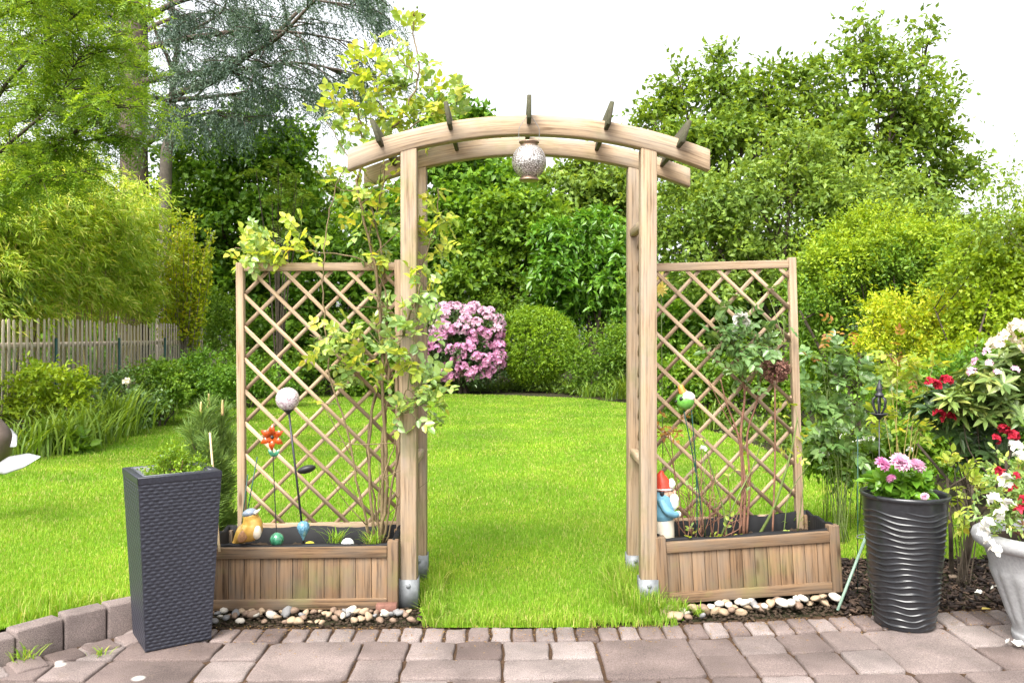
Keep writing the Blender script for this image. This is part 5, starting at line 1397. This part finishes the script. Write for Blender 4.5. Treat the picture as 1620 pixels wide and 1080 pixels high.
# ceramic bird
M['birdy'] = plain('yellow_ceramic', (.62, .36, .08), .28, .5, var=.35, scale=22, bump=0, coat=.35); M['birdb'] = plain('blue_grey_ceramic', (.20, .24, .30), .3, .5, var=.2, scale=30, bump=0, coat=.3); M['birdw'] = plain('brown_ceramic', (.33, .17, .085), .4, .4, var=.45, scale=90, bump=.2); M['cream'] = plain('cream_ceramic', (.70, .62, .50), .35, .5, var=.12, scale=30, bump=0, coat=.2)
bd = thing('bird_figure', (*W(392, 864, 4.50)[:2], .31), 'yellow orange ceramic bird with blue grey cap in the left planter', 'figurine')
bp_ = [W(362, 872, 4.50), W(374, 858, 4.50), W(386, 845, 4.49), W(397, 838, 4.48), W(399, 828, 4.48), W(397, 819, 4.475), W(396, 812, 4.47), W(394, 807, 4.465)]
MB().loft(bp_, [.004, .022, .050, .060, .054, .043, .039, .012], 22, 6).build('body', M['birdy'], bd, smooth=True)
MB().sphere(W(395, 811, 4.468), .0395, 20, 14, (1, 1, .62), (0, R(-14), 0)).build('cap', M['birdb'], bd, smooth=True)
MB().loft([W(402, 812, 4.455), W(408, 808, 4.452), W(412, 804, 4.45)], [.013, .008, .001], 10, 3).build('beak', M['cream'], bd, smooth=True)
MB().sphere(W(406, 841, 4.452), .036, 18, 14, (.72, .72, 1.1)).build('breast', M['cream'], bd, smooth=True)
MB().sphere(W(385, 847, 4.432), .040, 18, 12, (.62, .28, 1.05), (0, R(38), 0)).build('wing', M['birdw'], bd, smooth=True)
MB().sphere(W(402, 813.5, 4.428), .0045, 10, 8).build('eye', M['black'], bd, smooth=True)
# thin dark rods behind it
rd = thing('plant_rods', (*W(390, 850, 4.72)[:2], .27), 'pair of thin dark green rods leaning behind the bird figure', 'plant stake')
for a, b in (((384, 850), (407, 722)), ((380, 850), (392, 750))): MB().loft([W(*a, 4.72), W(*b, 4.74)], .0032, 6).build('rod', M['greenpost'], rd)
# weeds in the soil
mb = MB(); 
def weed(name, label, px, py, D, n, L, lmat='grass', parent=None):
    p_ = W(px, py, D); o = thing(name, tuple(p_), label, 'plant'); m_ = MB(); a = rng.uniform(0, 6.28, n); ln = rng.uniform(.2, 1.2, n)
    m_.leaves(p_ + rvec(n) * .02 * np.array([1, 1, 0]), np.stack([np.cos(a) * ln, np.sin(a) * ln, np.ones(n)], 1), np.stack([-np.cos(a), -np.sin(a), ln], 1), L * rng.uniform(.6, 1.2, n), .005, 'strap', .3); m_.build('leaves', M[lmat], o)
weed('grass_tuft', 'sparse grass tuft on the soil in the middle of the left planter', 530, 858, 4.66, 40, .12)
weed('grass_tuft', 'grass tuft at the foot of the climbing rose canes', 590, 864, 4.6, 50, .13)
weed('grass_tuft', 'grass tuft in the right end of the right planter', 1262, 838, 4.95, 50, .15)
weed('grass_tuft', 'small grass tuft among the pebbles below the right planter', *[1105, 972], 4.36, 30, .07)
weed('grass_tuft', 'grass tuft growing at the foot of the second edging stone', 40, 1046, 3.74, 36, .09)
weed('grass_tuft', 'small grass tuft between setts left of the wicker planter', 160, 1036, 3.82, 24, .05)

# ------------------------------------------------------------------ right planter ornaments
gn = thing('garden_gnome', (*W(1056, 862, 4.62)[:2], .31), 'white bearded garden gnome in red cap and blue coat behind the right front post', 'gnome')
gx_, gy_ = W(1054, 860, 4.66)[0], 4.66
gz = W(1054, 860, 4.66)[2]
def GP(dx, dz, dy=0): return np.array([gx_ - .012 + dx * 1.1, gy_ + dy * 1.1, gz + dz * 1.03])
M['gred'] = plain('red_paint', (.50, .045, .02), .45, .4, var=.25, scale=30); M['gblue'] = plain('blue_paint', (.13, .30, .40), .5, .4, var=.2, scale=30); M['gwhite'] = plain('white_paint', (.74, .71, .66), .55, .35, var=.1, scale=40, bump=.3); M['gskin'] = plain('skin_paint', (.62, .40, .29), .5, .35, var=.1)
MB().loft([GP(.0, 0), GP(0, .02), GP(-.004, .07), GP(-.008, .12), GP(-.01, .16)], [.050, .058, .062, .064, .058], 24, 5, up=(0, 1, 0)).build('trousers', M['cream'], gn, smooth=True)
MB().loft([GP(-.012, .135), GP(-.012, .16), GP(-.014, .20), GP(-.014, .24), GP(-.008, .275), GP(0, .29)], [.062, .072, .070, .062, .05, .03], 24, 5).build('coat', M['gblue'], gn, smooth=True)
MB().sphere(GP(.004, .285, -.004), .045, 20, 14, (1, .95, 1.05)).build('head', M['gskin'], gn, smooth=True)
MB().loft([GP(.036, .275, -.02), GP(.044, .25, -.018), GP(.047, .215, -.014), GP(.038, .175, -.01)], [.020, .032, .026, .004], 16, 5).build('beard', M['gwhite'], gn, smooth=True)
MB().sphere(GP(.050, .288, -.012), .011, 12, 8).build('nose', M['gskin'], gn, smooth=True)
MB().loft([GP(-.008, .298), GP(-.008, .315), GP(-.012, .345), GP(-.016, .375), GP(-.012, .402)], [.056, .053, .042, .026, .008], 20, 5).build('cap', M['gred'], gn, smooth=True)
MB().lathe([(.05, -.008), (.059, 0), (.05, .010)], GP(-.006, .304), 24).build('cap_brim', M['gwhite'], gn, smooth=True)
MB().loft([GP(.028, .315, -.03), GP(.036, .335, -.03), GP(.03, .36, -.02)], [.012, .02, .01], 12, 4).build('hair_tuft', M['gwhite'], gn, smooth=True)
MB().loft([GP(-.03, .255, -.05), GP(.0, .20, -.075), GP(.035, .175, -.06), GP(.058, .172, -.04)], [.022, .024, .02, .017], 14, 5).build('arm', M['gblue'], gn, smooth=True)
MB().sphere(GP(.064, .172, -.036), .018, 12, 10).build('hand', M['gwhite'], gn, smooth=True)
for dx in (-.012, .036): MB().sphere(GP(dx, .008, -.03), .03, 16, 10, (1.35, .9, .62)).build('boot', M['black'], gn, smooth=True)
MB().sphere(GP(-.018, .285, -.044), .016, 12, 8, (.8, .5, 1.1)).build('ear', M['black'], gn, smooth=True)
for dy in (-.030,): MB().sphere(GP(.034, .297, dy), .005, 8, 6).build('eye', M['black'], gn, smooth=True)
# green bird on rods
gb = thing('bird_stake', (*W(1110, 850, 4.7)[:2], .3), 'green and white round bird with orange crest on thin green rods', 'garden stake')
c = W(1084, 634, 4.66)
M['gbird'] = plain('green_glaze', (.12, .34, .05), .2, .55, var=.3, scale=40, bump=0, coat=.4)
MB().sphere(c, .052, 26, 18, (1, .9, .95)).build('body', M['gbird'], gb, smooth=True)
MB().sphere(c + np.array([.012, -.004, .022]), .045, 24, 16, (.95, .9, .72)).build('head', M['gwhite'], gb, smooth=True)
MB().loft([c + np.array([-.012, 0, .04]), c + np.array([-.022, 0, .07]), c + np.array([-.024, 0, .092])], [.022, .019, .012], 12, 3).build('crest', plain('orange_glaze', (.52, .24, .05), .35, .5, var=.35, scale=60), gb, smooth=True)
MB().sphere(c + np.array([-.030, -.036, .016]), .011, 10, 8).build('eye', M['black'], gb, smooth=True)
MB().loft([c + np.array([-.044, -.01, .002]), c + np.array([-.066, -.012, -.004])], [.010, .001], 8).build('beak', M['black'], gb, smooth=True)
for a, b in (((1115, 850), (1082, 650)), ((1103, 850), (1094, 648))): MB().loft([W(*a, 4.7), W((a[0] + b[0]) / 2 + 3, (a[1] + b[1]) / 2, 4.69), W(*b, 4.66)], .0032, 6, 4).build('rod', M['greenpost'], gb)
# small daisy stake
dz = thing('daisy_flower', (*W(1113, 850, 4.68)[:2], .3), 'single small white daisy on a thin stem beside the bird rods', 'flower')
MB().loft([W(1116, 850, 4.68), W(1113, 712, 4.66)], .002, 5).build('stem', M['green_cane'], dz)
put_trusses(dz, [W(1113, 710, 4.655)], truss(.02, 8, 1.0), 'bloom', M['pt_white'])

# ------------------------------------------------------------------ plant in wicker planter, pine, cane
sp_ = thing('cushion_plant', (WC[0], WC[1], H - .07), 'low bushy thyme like plant in the tall wicker planter', 'plant')
lb = np.array([(*W(262, 738, 4.02), .10, .10, .055), (*W(295, 736, 4.05), .09, .09, .05), (*W(240, 742, 4.05), .05, .08, .04), (*W(275, 725, 4.08), .07, .08, .05)])
mb = MB()
for q in lb:
    for k in range(8):
        b_ = np.array([q[0] + rng.normal(0, .03), q[1] + rng.normal(0, .03), H - .075]); e_ = q[:3] + usph(1)[0] * q[3:] * .8
        mb.loft([b_, (b_ + e_) / 2 + rvec(1)[0] * .006, e_], [.0022, .0018, .001], 4, 3)
mb.build('stems', M['twig_red'], sp_)
mb = MB(); foliage(mb, lb, 2600, .016, .008, per=8, twig=.05, shell=.3, kind='ovate', minz=H - .07); mb.build('foliage', M['lf_box'], sp_)
so_ = thing('solar_spot', (*W(259, 735, 4.15)[:2], H - .07), 'small grey solar lamp head among the leaves of the wicker planter', 'lamp')
c = W(259, 728, 4.15); MB().lathe([(.010, -.08), (.012, -.02), (.024, 0), (.026, .018), (.022, .026), (.0005, .027)], c, 20).build('body', M['zinc'], so_, smooth=True); MB().lathe([(.0272, .004), (.0272, .012)], c, 20).build('lens', M['black'], so_)
# young pine
pn = thing('young_pine', (*W(330, 880, 5.0)[:2], .02), 'young pine with long needles and tan candles behind the wicker planter', 'pine')
mbt = MB(); mbl = MB(); b0 = W(338, 905, 5.0)
for (px, py, dd) in ((330, 640, 0), (318, 655, -.1), (352, 650, .1), (300, 680, -.1), (365, 690, .1), (310, 720, .05), (350, 730, -.08), (330, 700, -.15), (360, 760, 0), (300, 750, .15), (340, 790, -.05), (365, 820, .1), (325, 770, .1)):
    e = W(px, py, 5.0 + dd); m_ = b0 + (e - b0) * np.array([.35, .35, .55]); pa, ra = catmull(np.array([b0, m_, e]), np.array([.012, .009, .005]), 10); mbt.loft(pa, ra, 6)
    n2 = 560; t_ = (1 - rng.uniform(0, .5, n2)) * (len(pa) - 1); i_ = np.clip(t_.astype(int), 0, len(pa) - 2); p_ = pa[i_] + (pa[i_ + 1] - pa[i_]) * (t_ - i_)[:, None]; td = nrm(pa[i_ + 1] - pa[i_])
    mbl.leaves(p_, nrm(td * .8 + usph(n2) * .75), rvec(n2), rng.uniform(.07, .13, n2), .0048)
mbt.build('trunk', M['bark'], pn, smooth=True); mbl.build('needles', M['lf_pine'], pn)
for (px, py) in ((318, 655), (330, 642), (352, 652)):
    e = W(px, py, 5.0 - (.1 if px == 318 else 0)); MB().loft([e - UP * .02, e + UP * .03, e + UP * .075], [.008, .009, .004], 8, 3).build('candle', plain('tan_candle', (.50, .36, .17), .7, .2), pn, smooth=True)
cn = MB().loft([W(347, 872, 4.40), W(340, 780, 4.5), W(332, 684, 4.6)], [.007, .007, .006], 8, 5).build('bamboo_stake', plain('dry_bamboo', (.55, .42, .25), .6, .3, var=.2, scale=8), smooth=True)
tag(cn, 'pale bamboo stake leaning between the wicker planter and the left planter', 'plant stake')

# ------------------------------------------------------------------ pink flower in black planter
pf = thing('pink_flower_plant', (VX - .02, VY, VH - .045), 'bushy plant with pink double blooms in the black ribbed planter', 'plant')
lb = np.array([(*W(1408, 768, 4.2), .075, .08, .05), (*W(1440, 768, 4.2), .08, .08, .05), (*W(1425, 756, 4.25), .085, .08, .05)])
mb = MB(); woody(mb, (VX - .02, VY, VH - .045), lb, .006, stems=4); mb.build('stems', M['green_cane'], pf)
mb = MB(); foliage(mb, lb, 520, .066, .042, per=5, twig=.04, shell=.35, lump=.1, clus=0, kind='ovate', minz=VH - .02); mb.build('foliage', M['lf_laurel'], pf)
def bloom(r):
    mb = MB()
    for ring, (n, el, rr) in enumerate(((10, -.4, .8), (11, 0, .88), (10, .4, .86), (9, .8, .8), (7, 1.2, .7))):
        for k in range(n):
            a = 6.283 * k / n + ring * .3 + rng.normal(0, .08); d_ = np.array([[math.cos(a) * math.cos(el), math.sin(a) * math.cos(el), math.sin(el)]]); nn = np.array([[-math.cos(a) * math.sin(el), -math.sin(a) * math.sin(el), math.cos(el)]])
            mb.leaves(np.zeros((1, 3)), d_, nn, r * rr, r * .7, 'ovate', .24)
    return mb
for (px, py, D_, r_, m_) in ((1396, 734, 4.10, 0.051, 'pt_pink'), (1424, 731, 4.08, 0.064, 'pt_palepink'), (1450, 737, 4.10, 0.056, 'pt_palepink'), (1410, 757, 4.10, 0.033, 'pt_pink'), (1463, 785, 4.05, 0.026, 'pt_palepink')):
    o = bloom(r_).build('bloom', M[m_], pf, local=True); o.location = W(px, py, D_) - np.array(ORIG[pf.name]); o.rotation_euler = (R(35) + rng.normal(0, .15), rng.normal(0, .25), rng.uniform(0, 6))

# ------------------------------------------------------------------ rods and ornament at right
gr_ = MB().loft([W(1371, 846, 4.62), G(1325, 965)], .008, 10).build('green_rod', plain('pale_green_coating', (.22, .32, .25), .5, .4), smooth=True)
tag(gr_, 'pale green rod leaning from the soil behind the black ribbed planter', 'plant stake')
ps_ = thing('plant_support', (*W(1356, 880, 4.75)[:2], 0), 'thin dark wire plant support with a ring beside the black ribbed planter', 'plant stake')
MB().loft([(*W(1357, 880, 4.75)[:2], 0), W(1357, 690, 4.75)], .0025, 6).build('rod', M['greenpost'], ps_)
th = np.linspace(0, 6.283, 25); c = W(1370, 848, 4.7); MB().loft(np.stack([c[0] + .048 * np.cos(th), c[1] + .048 * np.sin(th), c[2] + .006 * np.cos(th)], 1), .0025, 5, cap=False).build('ring', M['galv'], ps_)
bo = thing('finial_ornament', (*W(1391, 800, 5.0)[:2], 0), 'dark metal finial lantern on a rod above the black ribbed planter', 'garden ornament')
c = W(1391, 632, 5.0); MB().loft([(c[0], c[1], 0), c - UP * .1], .004, 6).build('rod', M['dmetal'], bo)
MB().lathe([(.0005, .125), (.008, .10), (.016, .075), (.020, .06), (.014, .045), (.022, .035), (.030, .025), (.012, .015)], c, 20).build('finial', M['dmetal'], bo, smooth=True)
for k in range(6):
    a = k * 1.047; r0_ = lambda r_, z: c + np.array([r_ * math.cos(a), r_ * math.sin(a), z]); MB().loft([r0_(.014, .02), r0_(.038, .0), r0_(.036, -.04), r0_(.016, -.085)], [.006, .007, .006, .005], 6, 4, flat=.5).build('strut', M['dmetal'], bo, smooth=True)
MB().lathe([(.010, -.12), (.02, -.105), (.048, -.088), (.05, -.082), (.04, -.086), (.0005, -.09)], c, 20).build('dish', M['dmetal'], bo, smooth=True)
# silver ornament at left edge
M['silver'] = plain('brushed_silver', (.36, .36, .37), .35, .5, .6, .2, 14); M['bronzed'] = plain('brown_metal', (.14, .105, .085), .4, .5, .6, .2, 20)
sv = thing('metal_ornament', (*W(-12, 745, 6.2)[:2], .1), 'brown metal ornament with silver leaf shaped wings at the left edge', 'garden ornament')
MB().loft([W(-34, 770, 6.2), W(-20, 742, 6.2), W(-8, 712, 6.2), W(-4, 690, 6.2), W(-12, 668, 6.2), W(-24, 655, 6.2)], [.05, .10, .115, .10, .06, .01], 20, 5).build('body', M['bronzed'], sv, smooth=True)
MB().loft([(W(-14, 740, 6.2)[0], 6.2, .02), W(-14, 740, 6.2)], .02, 10).build('pole', M['bronzed'], sv, smooth=True)
for (p0, p1, w_) in (((-12, 742, 6.0), (64, 722, 5.95), .075), ((-6, 682, 6.25), (26, 706, 6.2), .08)):
    a, b = W(*p0), W(*p1); mb = MB(); mb.loft([a, a + (b - a) * .3, a + (b - a) * .7, b], [.02, w_, w_ * .8, .004], 16, 5, flat=.22, up=(0, -.8, .6)); mb.build('wing', M['silver'], sv, smooth=True)

# ------------------------------------------------------------------ right bed: roses, rhododendrons, azalea
RB = 'rose bushes and rhododendrons in the right bed'
def rose_bush(name, label, px, base_py, D, zones, lmat, stemmat='green_cane', L=.06, Wd=.04, accents=(), group=RB):
    b = W(px, base_py, D); b[2] = 0; o = thing(name, tuple(b), label, 'rose bush', group); mb = MB(); mbl = MB(); mba = MB()
    for z in zones:
        c = W(z[0], z[1], z[3]); mid = b + (c - b) * np.array([.3, .3, .5]) + rvec(1)[0] * .03; mb.loft([b + rvec(1)[0] * np.array([.03, .03, 0]), mid, c], [.0042, .0034, .0018], 6, 5); rose_zone(mbl, *z, L=L, Wd=Wd, mbc=mb)
    mb.build('stems', M[stemmat], o, smooth=True); mbl.build('foliage', M[lmat], o)
    if accents:
        for z in accents: rose_zone(mba, *z, L=L * .65, Wd=Wd * .55)
        mba.build('young_leaves', M['lf_red'], o)
    return o
rose_bush('bed_rose', 'blue green leaved rose right of the right trellis post with orange tips', 1330, 760, 5.9, [(1300, 570, 28, 5.9, 40), (1330, 560, 30, 5.9, 46), (1360, 590, 30, 5.9, 46), (1310, 610, 34, 5.9, 56), (1350, 640, 34, 5.9, 56), (1300, 660, 30, 5.9, 46), (1330, 690, 34, 5.9, 50), (1370, 680, 28, 5.9, 40), (1290, 620, 24, 5.9, 34), (1380, 630, 24, 5.9, 34), (1295, 705, 26, 5.9, 34), (1330, 725, 28, 5.9, 36), (1370, 720, 26, 5.9, 34)], 'lf_rosedk', L=.068, Wd=.045, accents=[(1338, 525, 12, 5.9, 14), (1303, 530, 10, 5.9, 10), (1300, 580, 12, 5.9, 10), (1322, 515, 8, 5.9, 8)])
rose_bush('bed_rose', 'yellow green young rose with orange shoots above the black ribbed planter', 1430, 760, 5.6, [(1420, 570, 26, 5.6, 36), (1450, 600, 28, 5.6, 40), (1410, 610, 24, 5.6, 34), (1440, 640, 26, 5.6, 34), (1470, 620, 22, 5.6, 24), (1400, 660, 24, 5.6, 30), (1450, 680, 24, 5.6, 26), (1475, 580, 16, 5.6, 12)], 'lf_rosey', 'bamboo_cane', L=.062, Wd=.04, accents=[(1425, 545, 14, 5.55, 16), (1445, 590, 12, 5.55, 12), (1428, 580, 10, 5.55, 10)])
# red rhododendron
def rhodo(name, label, base, lobes, n, lmat, L, Wd, clusters, cr_, mat, cname='flower_cluster', per=9):
    o = thing(name, tuple(base), label, 'rhododendron', RB); mb = MB(); woody(mb, base, lobes, .014, stems=4, sub=4); mb.build('stems', M['bark'], o, smooth=True)
    mb = MB(); k = n // per; li = rng.integers(0, len(lobes), k); d = usph(k); d[:, 2] = d[:, 2] * .8 + .2; c = lobes[li, :3] + d * lobes[li, 3:] * rng.uniform(.55, 1.0, (k, 1))
    ax = nrm(d + UP * .9 + rvec(k) * .2)
    s1 = nrm(np.cross(ax, np.array([.3, .9, .1]))); s2 = np.cross(ax, s1)
    for j in range(per):
        a = 6.283 * j / per + rng.normal(0, .2, k); dd = s1 * np.cos(a)[:, None] + s2 * np.sin(a)[:, None] + ax * rng.uniform(-.15, .55, (k, 1))
        mb.leaves(c, dd, ax + rvec(k) * .15, L * rng.uniform(.75, 1.15, k), Wd, 'ovate', .10)
    mb.build('foliage', M[lmat], o)
    if clusters: put_trusses(o, [W(*q) for q in clusters], truss(cr_, 16, .6), cname, mat)
    return o
lb = lobes_px([(1570, 610, 55, 40), (1610, 580, 50, 40), (1545, 650, 50, 35), (1600, 650, 60, 40), (1640, 620, 60, 60), (1520, 640, 30, 25)], 4.9)
o = rhodo('white_rhododendron', 'large rhododendron with cream white trusses and pink buds at the right edge', (W(1600, 780, 4.95)[0], 4.95, 0), lb, 1500, 'lf_rhodo', .105, .034, [(1592, 535, 4.75), (1612, 520, 4.72), (1575, 545, 4.75), (1625, 545, 4.7)], .058, M['pt_cream'])
put_trusses(o, [W(*q) for q in ((1562, 556, 4.7), (1543, 572, 4.68), (1538, 588, 4.66), (1565, 575, 4.66), (1606, 585, 4.64), (1577, 590, 4.62))], truss(.022, 8, .9), 'bud', M['pt_palepink'])
lb = lobes_px([(1480, 650, 35, 25), (1500, 620, 35, 25), (1590, 700, 45, 35), (1510, 680, 35, 30), (1550, 720, 45, 30)], 5.1)
rhodo('red_rhododendron', 'rhododendron with deep red trusses above and right of the pink flowers', (W(1520, 780, 5.1)[0], 5.1, 0), lb, 900, 'lf_rhododk', .10, .034, [(1480, 610, 4.95), (1497, 603, 4.95), (1485, 655, 4.9), (1500, 662, 4.9), (1588, 680, 4.8), (1600, 690, 4.78), (1575, 695, 4.8), (1470, 605, 4.97)], .036, M['pt_red'])
# small rose behind urn with white azalea blossoms
rose_bush('young_bush', 'slim young bush with yellow green leaves between black planter and urn', 1527, 890, 4.85, [(1510, 740, 20, 4.75, 24), (1540, 730, 20, 4.75, 24), (1525, 770, 26, 4.75, 34), (1500, 790, 18, 4.75, 20), (1550, 770, 20, 4.75, 24), (1535, 810, 20, 4.75, 20), (1515, 830, 14, 4.8, 12)], 'lf_rosey', 'bark', L=.05, Wd=.03)
az = thing('azalea', (UX, UY, .475), 'azalea with white and red blossoms spilling from the stone urn', 'azalea', RB)
lb = np.array([(*W(1590, 780, 4.0), .13, .12, .10), (*W(1610, 740, 4.02), .12, .12, .11), (*W(1640, 760, 4.0), .14, .14, .14), (*W(1575, 810, 3.95), .09, .09, .06), (*W(1630, 820, 3.9), .12, .10, .07)])
mb = MB(); woody(mb, (UX - .05, UY, .475), lb, .008, stems=5); mb.build('stems', M['twig_red'], az)
mb = MB(); foliage(mb, lb, 1500, .034, .015, per=6, twig=.07, shell=.4, kind='ovate'); mb.build('foliage', M['lf_rose'], az)
put_trusses(az, [W(*q) for q in ((1606, 706, 3.92), (1590, 760, 3.86), (1572, 790, 3.84), (1580, 815, 3.80), (1562, 830, 3.82), (1596, 800, 3.82), (1612, 720, 3.9), (1566, 858, 3.72), (1575, 870, 3.70), (1556, 842, 3.76))], truss(.025, 7, .95), 'blossom', M['pt_white'])
put_trusses(az, [W(*q) for q in ((1608, 752, 3.88), (1602, 772, 3.86), (1618, 790, 3.84), (1582, 746, 3.9), (1614, 806, 3.84))], truss(.017, 6, 1.0), 'blossom', M['pt_red'])
# white fallen petals and leaf
for k, (px, py, s_, lab) in enumerate(((1605, 925, .035, 'white fallen petal on the mulch beside the urn foot'), (1552, 938, .03, 'white fallen blossom on the mulch between planter and urn'), (1596, 969, .026, 'small white fallen petal at the paving edge by the urn'), (1605, 1022, .045, 'large white fallen blossom on the paving in front of the urn'), (1578, 931, .03, 'white fallen petal left of the urn foot'))):
    p_ = G(px, py, .025 if py < 975 else .006); m_ = truss(s_, 3, .9); o = m_.build('fallen_petal', M['pt_white']); o.location = p_ + UP * s_ * .1; o.scale = (1, 1, .45); tag(o, lab, 'petal', 'fallen white petals at the right')
p_ = G(1553, 963, .012); mb = MB(); mb.leaves(p_[None], np.array([[1, .2, .05]]), np.array([[0, 0, 1.0]]), .06, .035, 'ovate', .1); tag(mb.build('fallen_leaf', M['pt_yellow']), 'yellow fallen leaf on the mulch left of the urn', 'leaf')
dp = thing('daisy_patch', (*G(1340, 760)[:2], 0), 'patch of small white daisies behind the black ribbed planter', 'plant')
mb = MB(); pts = [W(rng.uniform(1290, 1480), rng.uniform(690, 730), rng.uniform(6.0, 7.0)) for _ in range(34)]
for q in pts: mb.loft([(q[0] + rng.normal(0, .03), q[1], 0), q], [.0025, .0015], 4)
mb.build('stems', M['green_cane'], dp); put_trusses(dp, pts, truss(.022, 6, 1.0), 'daisy_bloom', M['pt_white'])
bush('bed_filler', 'low leafy green plants under the roses behind the black ribbed planter', 'plant', 1400, 6.4, lobes=[(1300, 715, 30, 25), (1350, 720, 35, 25), (1410, 720, 35, 30), (1470, 730, 35, 30), (1440, 690, 30, 25)], n=6500, L=.055, Wd=.03, lmat='lf_mid', r0=.004, twig=.12, group=None)
